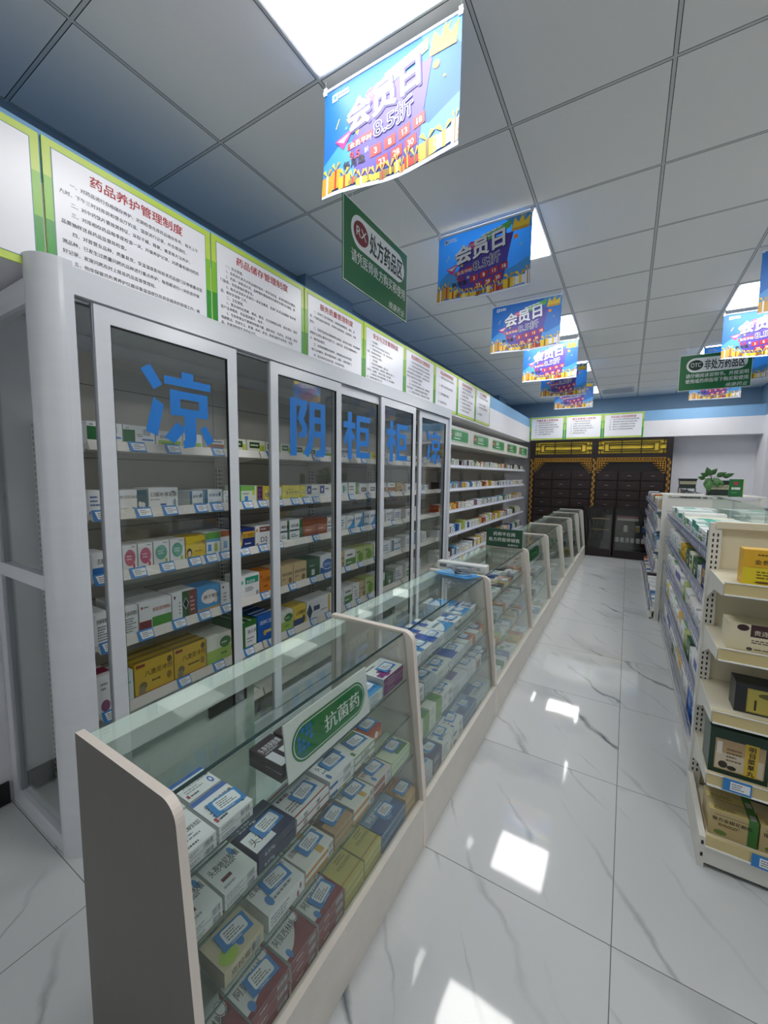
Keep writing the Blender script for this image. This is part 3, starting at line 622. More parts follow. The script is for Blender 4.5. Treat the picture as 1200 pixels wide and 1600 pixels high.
# ------------------------------------------------------------------ row of glass counters
def gx(z): return -.645 - (z - .2) * .1235    # the sloping front glass
PAN = [.400, 1.394, 2.435, 3.565, 4.56, 5.62, 6.66, 7.62, 8.46]
SZ = [.698, .548, .392]                      # glass shelf tops
BASEZ = .19
prof = [(-1.10, 0), (-.624, 0), (-.628, .19)] + [(-.7265 + .045 * math.sin(a) - .01, .852 + .045 * math.cos(a) - .004) for a in [(83 - 12 * k) * PI / 180 for k in range(8)]] + [(-1.10, .893)]
CN = ['with green antibiotics plaque, at the shop-front end', 'second in the row, full of white and blue boxes', 'third in the row, with red and green boxes on top shelf', 'fourth in the row, with a green plaque inside its glass', 'fifth in the row, nearly empty', 'sixth in the row', 'seventh in the row, second from the herb cabinet', 'at the herb cabinet end of the row']
def counter(i, y0, y1):
    t = thing('display_counter', 'cream glass display counter ' + CN[i], 'display counter', (-.86, (y0 + y1) / 2, 0), 'glass counters')
    th = .019 if i == 0 else .013
    for k, y in enumerate((y0, y1 - (th if i else .013))): MB().prism(prof, 'y', y, y + (th if k == 0 else .013), BEIGE, TAUPE_SHADE if i == 0 and k == 0 else BEIGE).build('end_panel', t, bevel=.0015)
    a, b = y0 + th, y1 - .013
    m = MB(); m.box(-.652, a, 0, -.627, b, .205, KICK); m.box(-1.09, a, 0, -1.07, b, .17, KICK); m.box(-1.09, a, .17, -.652, b, BASEZ, KICK); m.build('base', t)
    MB().box(-1.095, a, .825, -1.02, b, .876, MINT).build('back_rail', t)
    g = MB(); g.box(-1.095, a, .878, -.738, b, .886, GLASSC); g.box(-.7385, a, .8775, -.7365, b, .8865, GLEDGE); g.build('top_glass', t)
    g = MB(); x0, x1 = gx(.205), gx(.872)
    g.prism([(x0 - .006, .205), (x0, .205), (x1, .876), (x1 - .006, .876)], 'y', a, b, GLASSC); g.build('front_glass', t)
    for z in SZ:
        xf = gx(z) - .012; g = MB(); g.box(-1.045, a, z - .006, xf, b, z, GLASSC); g.box(xf, a, z - .006, xf + .0015, b, z, GLEDGE); g.build('glass_shelf', t)
    d = MB(); mid = (a + b) / 2
    d.box(-1.085, a, BASEZ, -1.077, mid + .02, .825, MINT); do = d.build('back_door', t)
    k = MB(); k.box(-1.077, mid - .16, .755, -1.066, mid - .02, .79, BLACK); k.box(-1.077, mid - .055, .79, -1.064, mid - .022, .802, BLACK); k.cyl((-1.066, mid - .05, .772), (-1.058, mid - .05, .772), .010, DKGREY, 12); sub(k, 'lock', do, t)
    d = MB(); d.box(-1.070, mid - .02, BASEZ, -1.064, b, .825, GLASSC); d.build('back_door', t)
for i in range(8): counter(i, PAN[i], PAN[i + 1] - .001)
# ------------------------------------------------------------------ medicine boxes: designs (fractions of a face) and placing
_pc = {}
def pm(h):
    if h not in _pc: _pc[h] = mat(h, .38)
    return _pc[h]
WH = 'e8eaea'
# base colour, top-face main colour, list of print marks; marks: r rect, e ellipse, t text, l small print, b bar code
DES = {
 'cef_white': ('white antibiotic', WH, [('r', 'T', 0, .86, 1, 1, '4a6fb5'), ('t', 'T', .14, .55, .20, '头孢克洛胶囊', '2b2e33'), ('l', 'T', .12, .28, .7, .48, 2, '8a9099'), ('e', 'T', .86, .30, .07, .16, '2f74c0'), ('e', 'T', .86, .30, .035, .08, WH), ('r', 'T', .06, .12, .13, .26, 'a8434a'), ('l', 'T', .16, .1, .5, .22, 1, '4b5058'), ('b', 'F', .62, .2, .9, .8), ('l', 'F', .06, .25, .5, .75, 2, '8a9099')]),
 'cef_caps': ('white capsule', WH, [('r', 'T', 0, .62, .62, .70, '4a5fa8'), ('t', 'T', .05, .44, .17, 'CEFACLOR CAPSULES', '24272c'), ('l', 'T', .10, .22, .8, .40, 2, '8a9099'), ('r', 'T', .06, .06, .13, .18, 'b04a3c'), ('l', 'T', .16, .06, .8, .16, 1, '4b5058'), ('b', 'F', .62, .2, .9, .8), ('l', 'F', .06, .25, .5, .75, 2, '8a9099')]),
 'cefdinir': ('white and grey antibiotic', 'dfe3e0', [('t', 'T', .08, .52, .22, '头孢地尼胶囊', '33373c'), ('e', 'T', .84, .70, .07, .14, '4a86c4'), ('l', 'T', .45, .42, .95, .52, 1, '7d858d'), ('r', 'T', .18, .24, .46, .33, '6e3a3d'), ('l', 'T', .1, .06, .5, .18, 1, '9aa0a6'), ('b', 'F', .68, .15, .92, .85), ('l', 'F', .05, .2, .55, .8, 2, '9aa0a6')]),
 'navy_caps': ('navy and white capsule', '20284f', [('r', 'T', .0, .06, .52, .56, WH), ('t', 'T', .05, .22, .24, '头孢丙烯片', '1f2328'), ('t', 'T', .10, .70, .15, '0.375g', 'dfe4ee'), ('t', 'F', .15, .3, .45, '0.375g', 'cfd6e6'), ('r', 'T', .80, .5, .86, .62, WH)]),
 'red_rule': ('white red-ruled', WH, [('r', 'T', 0, .90, 1, .94, '9e3a3e'), ('r', 'T', 0, .06, 1, .10, '9e3a3e'), ('t', 'T', .30, .52, .20, '头孢克肟分散片', '3a2a2c'), ('l', 'T', .08, .62, .5, .80, 1, '5b4045'), ('l', 'T', .06, .2, .4, .45, 3, '8a7478'), ('r', 'F', 0, .05, 1, .25, '9e3a3e'), ('b', 'F', .2, .4, .3, .9), ('b', 'F', .6, .4, .7, .9)]),
 'blue_corner': ('white blue-cornered', WH, [('r', 'T', .55, .62, 1, 1, '2d5da4'), ('r', 'T', .72, .40, 1, .62, '5b8ecb'), ('t', 'T', .08, .46, .20, '头孢呋辛酯片', '3c4046'), ('e', 'T', .12, .14, .05, .10, '3b6eb0'), ('l', 'T', .1, .26, .62, .4, 1, '8a9099'), ('r', 'F', 0, .0, .3, .35, '2d5da4'), ('b', 'F', .55, .3, .85, .9)]),
 'green_block': ('white and green', 'e4e8e0', [('r', 'T', .30, .30, .95, .78, '5f8548'), ('t', 'T', .34, .44, .22, '罗红霉素片', 'e9eee6'), ('l', 'T', .05, .82, .6, .95, 1, '7d858d'), ('r', 'T', .06, .06, .16, .22, '5f8548'), ('r', 'F', 0, .78, 1, 1, '5f8548'), ('b', 'F', .3, .1, .7, .6)]),
 'orange_red': ('orange-red', 'b4513c', [('l', 'T', .1, .6, .8, .85, 2, 'f0e3d8'), ('r', 'F', 0, 0, 1, .45, 'd88b4a'), ('e', 'F', .6, .4, .12, .3, 'f0e6dc')]),
 'tan_lime': ('tan and lime', 'c9c0a0', [('r', 'T', 0, .88, 1, 1, '4a3a34'), ('e', 'T', .25, .18, .2, .16, 'a6c94a'), ('l', 'T', .62, .2, .95, .6, 3, '6a5a44'), ('e', 'T', .55, .2, .08, .1, '3f7fc0'), ('t', 'F', .15, .3, .45, '克拉霉素', '5a4c3c'), ('b', 'F', .66, .2, .9, .8)]),
 'plain_white': ('plain white', 'e6e8e6', [('t', 'T', .05, .52, .18, '左氧氟沙星分散片', '5a5e63'), ('e', 'T', .22, .2, .07, .12, '4a86c4'), ('r', 'T', .78, .82, .84, .92, '9e3a3e'), ('l', 'T', .3, .1, .8, .22, 1, '8a9099'), ('e', 'F', .88, .6, .03, .2, '8e3040'), ('e', 'F', .8, .25, .03, .2, '8e3040'), ('l', 'F', .05, .2, .6, .8, 3, '8a9099')]),
 'white_gold': ('white and gold', 'e6e5dc', [('r', 'T', .52, .0, .68, 1, 'd8ae5a'), ('t', 'T', .05, .50, .17, '盐酸左氧氟沙星胶囊', '54565a'), ('l', 'T', .06, .7, .5, .86, 1, '8a8a80'), ('r', 'F', 0, .0, .8, .5, 'c98a3a'), ('b', 'F', .82, .2, .97, .85)]),
 'brown_tan': ('brown and tan', 'b99a72', [('r', 'T', 0, .45, 1, 1, '4a2c28'), ('l', 'T', .08, .65, .7, .85, 1, 'cdb89a'), ('e', 'T', .85, .72, .06, .1, 'a8703c'), ('r', 'F', 0, .4, 1, .55, '6e4a34')]),
 'brown_white': ('brown and white', 'ddd8d0', [('r', 'T', 0, .62, .62, 1, '8a5a4a'), ('t', 'T', .05, .42, .16, '阿奇霉素肠溶胶囊', '4a3a38'), ('e', 'T', .9, .8, .05, .1, 'c08a4a'), ('e', 'T', .2, .14, .06, .11, '4a86c4'), ('r', 'F', .0, .0, .62, .8, '8a4a3e'), ('b', 'F', .7, .2, .92, .8)]),
 'green_white': ('pale green', 'cfdcc0', [('r', 'T', .38, .05, .92, .5, '3f7a48'), ('t', 'T', .04, .62, .2, '阿莫西林双黄颗粒', '2f3a30'), ('e', 'T', .78, .62, .17, .24, 'e6ece2'), ('r', 'F', 0, .7, 1, .85, '8fbf6a')]),
 'maroon': ('maroon and white', 'dcdfdd', [('s', 'T', '7e2430'), ('t', 'T', .06, .50, .24, '阿莫西林胶囊', '40444a'), ('e', 'T', .16, .18, .07, .12, '3f7fc0'), ('e', 'T', .84, .72, .12, .18, 'e4e6e6'), ('e', 'T', .84, .72, .105, .155, '7a5a60'), ('e', 'T', .84, .72, .09, .135, 'e4e6e6'), ('r', 'F', 0, 0, 1, 1, '7e2430'), ('l', 'F', .2, .3, .5, .7, 1, 'd8c8cc'), ('b', 'F', .66, .25, .95, .75)]),
 'yellow_box': ('pale yellow', 'c3bb62', [('r', 'T', 0, .1, 1, .17, 'b09038'), ('t', 'T', .3, .45, .14, '阿莫西林颗粒', '8a7a30'), ('l', 'T', .45, .62, .92, .8, 2, '8a8240'), ('r', 'F', 0, .1, 1, .2, '9a8a3a')]),
 'blue_grey': ('blue-grey', '7f97b0', [('r', 'T', 0, .0, 1, .45, '2f4f86'), ('t', 'T', .1, .55, .22, '阿莫西林', 'e0e6ec'), ('e', 'T', .5, .22, .1, .12, '5f88b8'), ('r', 'F', 0, 0, 1, .7, '3b5a8a')]),
 'orange_tan': ('orange and tan', 'c9a468', [('r', 'T', .0, .45, 1, 1, 'b8783c'), ('t', 'T', .1, .14, .2, '氨苄西林', '5a4024'), ('r', 'F', 0, 0, 1, .4, 'a8884a')]),
 'dark_plum': ('dark plum and white', '33232c', [('r', 'T', .0, .0, .34, .5, 'dfe0e4'), ('r', 'T', .52, .0, .9, .45, 'dfe0e4'), ('t', 'T', .06, .62, .22, '头孢克肟胶囊', 'e4e4ea'), ('l', 'T', .1, .52, .8, .6, 1, 'c8c8d0')]),
 'purple_cross': ('white and purple', 'dfe3e2', [('r', 'T', .05, .10, .52, .36, '86307a'), ('r', 'T', .22, .04, .40, .52, '86307a'), ('l', 'T', .1, .75, .5, .9, 1, '5a5e66'), ('r', 'F', 0, 0, 1, 1, '77286c'), ('l', 'F', .2, .35, .8, .65, 1, 'dcc4dc')]),
 'sky_white': ('white and sky-blue', 'e2e9ea', [('s', 'T', '3f93cf'), ('t', 'T', .08, .62, .2, '氨咖黄敏胶囊', '2a5f8e'), ('l', 'F', .1, .25, .8, .75, 2, '6f8fa8')]),
 'blue_half': ('white and royal-blue', 'e2e6ea', [('r', 'T', 0, .0, .45, 1, '2f57b0'), ('t', 'T', .5, .45, .18, '苯磺酸氨氯', '3b5fae'), ('l', 'F', .1, .25, .8, .75, 2, '6f86a8'), ('l', 'T', .52, .2, .95, .38, 1, '8a9099')]),
 'blue_diag': ('white blue-striped', 'e2e6ea', [('r', 'T', 0, .70, 1, .95, '3b66bd'), ('r', 'T', 0, .0, .25, .3, '2f86c8'), ('t', 'T', .1, .40, .2, '氯沙坦钾片', '3a4048'), ('l', 'F', .1, .25, .8, .75, 2, '8a9099')]),
 'green_lime': ('white and grass-green', 'e2e8dc', [('r', 'T', .5, 0, 1, .6, '5f9140'), ('t', 'T', .06, .62, .18, '非诺贝特胶囊', '4a6a38'), ('r', 'F', .5, 0, 1, 1, '6f9a4a'), ('l', 'F', .06, .2, .45, .8, 3, '8a9a80')]),
 'navy_oval': ('navy and tan', '4a4a6a', [('e', 'T', .75, .7, .18, .24, 'd8dcdc'), ('e', 'T', .75, .7, .14, .18, '4a4a6a'), ('t', 'T', .08, .3, .22, '缬沙坦', 'd8cfa8'), ('l', 'F', .1, .25, .8, .75, 3, 'c8c0a0')]),
 'red_navy': ('red and blue', 'c6cbd0', [('r', 'T', 0, .5, 1, 1, '3a5288'), ('r', 'T', 0, .3, 1, .5, 'a8443c'), ('l', 'F', .1, .25, .8, .75, 3, '9a4a48')]),
 'orange_white': ('orange and white', 'dfe2de', [('r', 'T', .35, 0, 1, .55, 'c0662f'), ('r', 'T', .4, .1, .8, .4, '6a3a3a'), ('t', 'T', .06, .62, .18, '瑞舒伐他汀', '4a4a50'), ('r', 'F', .7, 0, 1, 1, 'd8853a'), ('l', 'F', .06, .2, .6, .8, 2, '8a9099')]),
 'slate': ('grey-blue', 'b4c2c8', [('r', 'T', .0, .45, .55, .9, '3f5a90'), ('t', 'T', .1, .16, .2, '格列美脲片', '3c4850'), ('l', 'F', .06, .2, .6, .8, 2, '6f8088')]),
 'violet_bar': ('white violet-barred', 'd8dce0', [('r', 'T', .3, .3, .75, .6, '6a5a92'), ('l', 'T', .08, .7, .7, .9, 2, '6f7480'), ('l', 'F', .06, .2, .6, .8, 2, '8a9099')]),
 # standing boxes
 'ginkgo': ('white and dark-green', WH, [('r', 'F', .0, .0, .36, .78, '1f6b33'), ('t', 'F', .06, .83, .08, '滴眼', '3a3d42'), ('l', 'F', .42, .45, .62, .62, 2, '3a4046'), ('r', 'F', .58, .30, .96, .38, '2f7ac8'), ('b', 'F', .62, .55, .86, .85)]),
 'lime_low': ('white and lime', WH, [('r', 'F', .08, .0, .95, .45, '9ec84a'), ('t', 'F', .15, .55, .22, '舒肝片', '5a6268'), ('l', 'F', .2, .1, .8, .35, 2, '4f7a2a')]),
 'brown_stripe': ('white brown-striped', WH, [('r', 'F', .0, .25, 1, .6, 'a8704a'), ('l', 'F', .3, .7, .9, .9, 1, '4a4a4a'), ('e', 'F', .1, .2, .07, .14, 'd8b83a')]),
 'card_lime': ('cream green-printed', 'e2e4d0', [('r', 'F', .12, .40, .68, .85, '2f4a2a'), ('l', 'F', .18, .5, .62, .75, 1, 'd8e4c0'), ('r', 'F', .68, .2, .95, .65, 'b8cc3a'), ('l', 'F', .12, .08, .6, .2, 1, '5a5a50')]),
 'teal_third': ('white teal-ended', WH, [('r', 'F', .64, 0, 1, 1, '1f5a72'), ('e', 'F', .75, .32, .07, .14, 'd8dcdc'), ('e', 'F', .86, .28, .07, .14, 'd8dcdc'), ('t', 'F', .06, .62, .16, '阿司匹林肠溶片', '6a7078'), ('l', 'F', .06, .1, .4, .2, 1, '8a9099'), ('r', 'F', .46, .08, .54, .2, '4a7aa8')]),
 'white_girl': ('white dark-lettered', WH, [('t', 'F', .06, .62, .22, '口服补液盐散', '3a3d42'), ('r', 'F', .38, .18, .58, .28, '3b5fae'), ('l', 'F', .06, .42, .6, .52, 1, '8a9099'), ('e', 'F', .88, .3, .05, .2, '8a98a4'), ('l', 'F', .78, .75, .96, .88, 1, '3a3d42')]),
 'steel_blue': ('white and steel-blue', 'dfe6ea', [('r', 'F', 0, 0, .18, 1, '3f6f92'), ('t', 'F', .24, .58, .2, '硝苯地平', '3a5a7a'), ('r', 'F', .24, .12, .9, .25, '7fa3be'), ('e', 'F', .86, .7, .07, .14, '4a7aa8')]),
 'green_pack': ('white and leaf-green', 'e2eadc', [('r', 'F', 0, 0, .12, 1, '4a9a3a'), ('r', 'F', .12, .72, .9, 1, '7fbf5a'), ('r', 'F', .32, .12, .5, .42, '3f8fd0'), ('e', 'F', .82, .6, .08, .16, 'c8d83a'), ('l', 'F', .2, .5, .7, .62, 1, '4a7a4a')]),
 'purple_yellow': ('purple and yellow', 'e2cc3a', [('r', 'F', 0, 0, .42, 1, '5a2a6a'), ('e', 'F', .72, .5, .13, .32, 'f0e4a0'), ('t', 'F', .62, .35, .3, '蛇胆', '3a3a2a'), ('l', 'F', .05, .1, .36, .9, 3, '8a5a92')]),
 'yellow_wide': ('yellow', 'e0d25a', [('t', 'F', .18, .42, .26, '复方甘草片', '5a5428'), ('r', 'F', .06, .12, .94, .2, 'c8b23a'), ('l', 'F', .3, .68, .7, .8, 1, '8a8230')]),
 'blue_square': ('white blue-squared', WH, [('r', 'F', .06, .35, .42, .95, '8a6a4a'), ('r', 'F', .10, .40, .38, .90, '1f3f9a'), ('e', 'F', .24, .65, .06, .12, 'dfe8f4'), ('l', 'F', .5, .6, .95, .8, 1, '3a3d42'), ('r', 'F', 0, 0, 1, .08, '9aa0a6')]),
 'mint_white': ('white mint-marked', WH, [('r', 'F', .3, .3, .55, .8, '3fae8a'), ('l', 'F', .6, .4, .95, .7, 2, '6a7a78')]),
 'green_stripe_end': ('white green-ended', WH, [('r', 'F', .80, 0, 1, 1, '6fae3a'), ('l', 'F', .1, .4, .7, .8, 2, '6a7a68')]),
 'grey_bar': ('white grey-barred', WH, [('r', 'F', .2, .35, .85, .68, '5a6268'), ('l', 'F', .25, .42, .8, .62, 1, 'dfe2e4'), ('e', 'F', .08, .15, .05, .1, '3a3d42')]),
 'blue_base': ('white blue-based', WH, [('r', 'F', 0, 0, 1, .40, '2a6fb8'), ('t', 'F', .3, .55, .24, '百服咛', '23262a')]),
 'pink_blob': ('white pink-ovalled', WH, [('e', 'F', .5, .52, .38, .32, 'c86a86'), ('l', 'F', .28, .42, .72, .64, 2, 'f0dce2'), ('e', 'F', .76, .18, .08, .12, 'c23a5a'), ('l', 'F', .6, .9, .95, .96, 1, '3a3d42')]),
 'green_blob': ('white green-ovalled', WH, [('e', 'F', .48, .55, .38, .30, '6fb09a'), ('l', 'F', .26, .46, .7, .66, 2, 'e0f0ea'), ('e', 'F', .78, .18, .08, .12, 'a8c83a'), ('l', 'F', .6, .9, .95, .96, 1, '3a3d42')]),
 'yellow_kid': ('bright yellow', 'e4c62e', [('e', 'F', .18, .32, .13, .2, '3a2a1c'), ('e', 'F', .18, .27, .09, .13, 'ecd0b0'), ('t', 'F', .42, .66, .17, '小儿止咳糖', '4a3c14'), ('l', 'F', .45, .3, .85, .4, 1, '8a6a20'), ('r', 'F', 0, 0, 1, .06, 'b08a20')]),
 'aqua_pack': ('green-topped white and blue', 'dfe8e4', [('r', 'F', 0, .72, 1, 1, '6aa84a'), ('r', 'F', 0, .6, 1, .72, '6fb0d8'), ('e', 'F', .7, .35, .13, .2, 'a8b83a'), ('r', 'F', .12, .22, .36, .5, '3f8fd0')]),
 'rust_top': ('white rust-topped', 'dfe2e0', [('r', 'F', 0, .75, 1, 1, 'a8623a'), ('r', 'F', .3, .25, .7, .55, '6f9fc8')]),
 'navy_yellow': ('navy yellow-lettered', '20306e', [('r', 'F', .28, .55, 1, .85, 'd8a82e'), ('t', 'F', .30, .60, .2, '复方氨酚烷', '2a2014'), ('e', 'F', .12, .5, .14, .4, 'e4c23a'), ('e', 'F', .10, .62, .1, .3, '20306e'), ('l', 'F', .4, .2, .9, .35, 1, 'c8d0e8')]),
 'd2_pack': ('white D-marked', WH, [('r', 'F', .28, .70, 1, .95, '7a4a42'), ('l', 'F', .34, .76, .95, .9, 1, 'efe6dc'), ('t', 'F', .32, .22, .34, 'D2', '3a3438'), ('e', 'F', .1, .8, .07, .08, 'c89a4a'), ('e', 'F', .1, .12, .08, .09, 'b8863a'), ('l', 'F', .34, .08, .9, .16, 1, '6a6a6a')]),
 'green_twin': ('white and bottle-green', WH, [('r', 'F', .76, 0, 1, 1, '2f6a3a'), ('r', 'F', 0, .46, 1, .54, '3a5a40'), ('t', 'F', .1, .66, .16, '维生素', '2f3a34'), ('l', 'F', .1, .15, .65, .35, 2, '4a5a50')]),
 'rust': ('rust-brown', '9a5230', [('l', 'F', .15, .35, .9, .5, 1, 'e0c0a8'), ('e', 'F', .5, .42, .4, .2, 'b0643c'), ('l', 'F', .2, .36, .8, .48, 1, 'ecd8c4'), ('r', 'F', 0, .9, 1, 1, '7a3e22')]),
 'blue_wave': ('white blue-waved', WH, [('s', 'F', '4a9ad0'), ('t', 'F', .12, .6, .2, '银黄颗粒', '2a4f8e')]),
 'text_white': ('white black-lettered', WH, [('t', 'F', .06, .70, .16, '抗病毒颗粒', '202327'), ('l', 'F', .1, .12, .9, .62, 6, '6a7078')]),
 'red_green': ('white, red and green', WH, [('r', 'F', .0, .05, .36, .36, '7e2a34'), ('r', 'F', .38, .05, 1, .42, '4a9a3c'), ('t', 'F', .40, .62, .15, '感冒清热颗粒', 'b8603a'), ('e', 'F', .08, .82, .03, .05, 'a83a3a'), ('l', 'F', .13, .78, .34, .86, 1, '3a3d42')]),
 'diamond': ('white, green and maroon', WH, [('r', 'F', .40, 0, .70, 1, '2f5a30'), ('r', 'F', .70, 0, 1, 1, '7a3a38'), ('d', 'F', .55, .55, .13, .22, 'e2e4e8'), ('d', 'F', .55, .55, .11, .19, '1a2030'), ('e', 'F', .1, .85, .04, .06, '6a3a34'), ('l', 'F', .26, .2, .34, .7, 4, '8a9099'), ('l', 'F', .74, .2, .94, .8, 4, 'cfa8a0')]),
 'blue_kid': ('sky-blue', '4a9ad4', [('e', 'F', .52, .58, .36, .28, 'efe6e2'), ('t', 'F', .26, .52, .17, '肺宁颗粒', '23262a'), ('e', 'F', .80, .40, .07, .12, 'ecd0b8'), ('r', 'F', 0, 0, 1, .16, 'c8a06a')]),
 'white_end': ('narrow white', WH, [('e', 'F', .3, .85, .1, .05, '6a3a34'), ('l', 'F', .3, .2, .8, .65, 3, '8a9099')]),
 'teal_head': ('white teal-headed', WH, [('r', 'F', .30, .62, .95, .9, '1f9a7a'), ('t', 'F', .36, .66, .14, '板蓝根', 'e6f0ec'), ('l', 'F', .3, .3, .8, .5, 3, '5a6268'), ('d', 'F', .14, .72, .07, .1, '3fae8a'), ('b', 'F', .82, .08, .95, .25)]),
 'orange_pack': ('orange', 'd8842a', [('t', 'F', .2, .55, .22, '小儿感冒', '6a2a1c'), ('l', 'F', .3, .25, .8, .4, 1, '7a3a14'), ('e', 'F', .12, .78, .06, .07, 'b83a2a')]),
 'tan_pack': ('tan', 'cfb68a', [('t', 'F', .10, .52, .15, '感冒灵颗粒', '3a2c20'), ('e', 'F', .75, .25, .14, .14, '8a6a4a'), ('l', 'F', .1, .3, .5, .4, 1, '7a6248')]),
 'forest': ('forest-green', '2f5a3c', [('l', 'F', .2, .6, .8, .7, 1, 'cfe0c8'), ('r', 'F', .35, .15, .6, .45, 'd8dcd4')]),
 'blue_ellipse': ('white blue-ovalled', 'dfe4e8', [('r', 'F', 0, 0, 1, .38, '2f6aa8'), ('e', 'F', .55, .52, .42, .3, 'e8eef2'), ('e', 'F', .55, .52, .38, .26, '2f6ab0'), ('t', 'F', .3, .44, .17, '蓝芩口服', 'dfe8f2')]),
 'lime_photo': ('lime leafy', 'b8c878', [('e', 'F', .6, .4, .3, .3, '6fa030'), ('l', 'F', .1, .65, .8, .85, 1, '3a4a28'), ('r', 'F', 0, 0, .1, 1, 'dfe4d0')]),
 'maroon_tall': ('white maroon-topped', WH, [('r', 'T', 0, .3, 1, .8, '8a2a4a'), ('e', 'F', .35, .2, .3, .16, '8a5a7a'), ('r', 'F', .72, .1, .84, .9, '3a3d42'), ('l', 'F', .1, .6, .6, .85, 2, '8a9099')]),
 'pale_aqua': ('white aqua-tinted', 'd8e4e2', [('l', 'F', .2, .3, .9, .7, 3, '6fa8a0')]),
 'big_yellow': ('golden-yellow granule', 'd8b42e', [('r', 'F', .04, .86, .26, .95, '8a3428'), ('t', 'F', .24, .56, .19, '八澳灵冲剂', '2a2418'), ('l', 'F', .42, .30, .82, .42, 1, '5a4a1c'), ('e', 'F', .90, .82, .07, .1, '6a5a28'), ('e', 'F', .88, .34, .07, .12, '9a7a2c'), ('e', 'F', .20, .30, .10, .12, '7a6a3a'), ('e', 'F', .17, .17, .09, .12, '8f8a6a'), ('r', 'F', 0, 0, 1, .08, '9a4a34'), ('r', 'T', 0, .1, 1, .5, '8a741c')]),
 'lime_oval': ('white and lime-green', 'e4e8da', [('r', 'F', 0, 0, 1, .5, 'a8c85a'), ('e', 'F', .75, .66, .24, .2, '3f7a38'), ('l', 'F', .58, .6, .92, .72, 1, 'dfe8d4'), ('l', 'F', .55, .2, .92, .36, 1, '4a7a2a')]),
 'green_label': ('green white-labelled', '2f6a2c', [('r', 'F', .30, .08, .95, .80, WH), ('t', 'F', .42, .55, .15, '蒲公英', '3a3d42'), ('l', 'F', .4, .2, .85, .42, 2, '8a9099'), ('r', 'T', .2, 0, .3, 1, 'd0d8cc'), ('r', 'T', .6, 0, .7, 1, 'd0d8cc')]),
 'blue_spoon': ('royal-blue', '1f62b8', [('t', 'F', .12, .66, .16, '清肺口服', 'e6ecf4'), ('e', 'F', .45, .32, .1, .1, 'd8a83a'), ('r', 'F', .5, .3, .85, .4, 'e0c86a'), ('r', 'T', 0, .2, 1, .3, 'dfe6ee'), ('r', 'T', 0, .6, 1, .7, 'dfe6ee')]),
 'yellow_navy': ('yellow and navy', 'e0c23a', [('r', 'F', 0, 0, .8, .38, '24386e'), ('t', 'F', .2, .58, .22, '止咳糖浆', '2a2a2a'), ('e', 'F', .8, .3, .12, .18, '2a2a2a')]),
 'white_navy': ('long white navy-printed', WH, [('r', 'F', .84, 0, .93, 1, 'dfae3a'), ('r', 'F', .26, .42, .50, .66, '23366a'), ('d', 'F', .11, .45, .11, .42, '1c2c58'), ('l', 'F', .55, .25, .82, .4, 1, '8a9099')]),
 'green_low': ('white green-footed', WH, [('r', 'F', .1, .0, 1, .5, '5a8f4a'), ('l', 'F', .2, .6, .9, .85, 1, '2f3a34'), ('l', 'F', .2, .15, .8, .35, 1, 'dfe8d8')]),
 'white_plain': ('white blue-printed', WH, [('l', 'F', .1, .3, .8, .8, 3, '4a6a9a'), ('r', 'F', 0, 0, 1, .12, '5a8fc0')]),
 'teal_row': ('white and teal', 'd6e4e0', [('r', 'F', 0, .6, 1, 1, '2f9a86'), ('r', 'T', 0, .2, 1, .5, '3fae98'), ('l', 'F', .2, .2, .8, .45, 2, '4a6a66')]),
 'blue_bold': ('bright blue', '2a6fc4', [('e', 'T', .4, .65, .09, .09, 'e6e8ea'), ('e', 'T', .4, .35, .09, .09, 'e6e8ea'), ('r', 'F', 0, 0, .3, 1, '1f4f9a'), ('l', 'F', .4, .4, .9, .7, 2, 'dfe8f4')]),
 'yellow_white': ('white yellow-capped', WH, [('r', 'T', 0, 0, 1, .42, 'dcae3a'), ('r', 'F', 0, .6, 1, 1, 'dcae3a'), ('e', 'T', .5, .2, .07, .07, '9a3a3a')]),
 'blue_top': ('white blue-topped', WH, [('r', 'T', .0, .2, 1, .75, '2f479a'), ('r', 'F', .0, .55, 1, 1, '2f479a')]),
 'green_top': ('white green-topped', WH, [('r', 'T', .0, .1, 1, .5, '4a9a44'), ('l', 'F', .2, .3, .8, .7, 2, '5a6a60')]),
 'red_top': ('white red-topped', 'e2e2e0', [('r', 'T', .15, .2, .85, .7, 'a83a40'), ('l', 'F', .2, .3, .8, .7, 2, '9a5a60')]),
}
_bm = {}
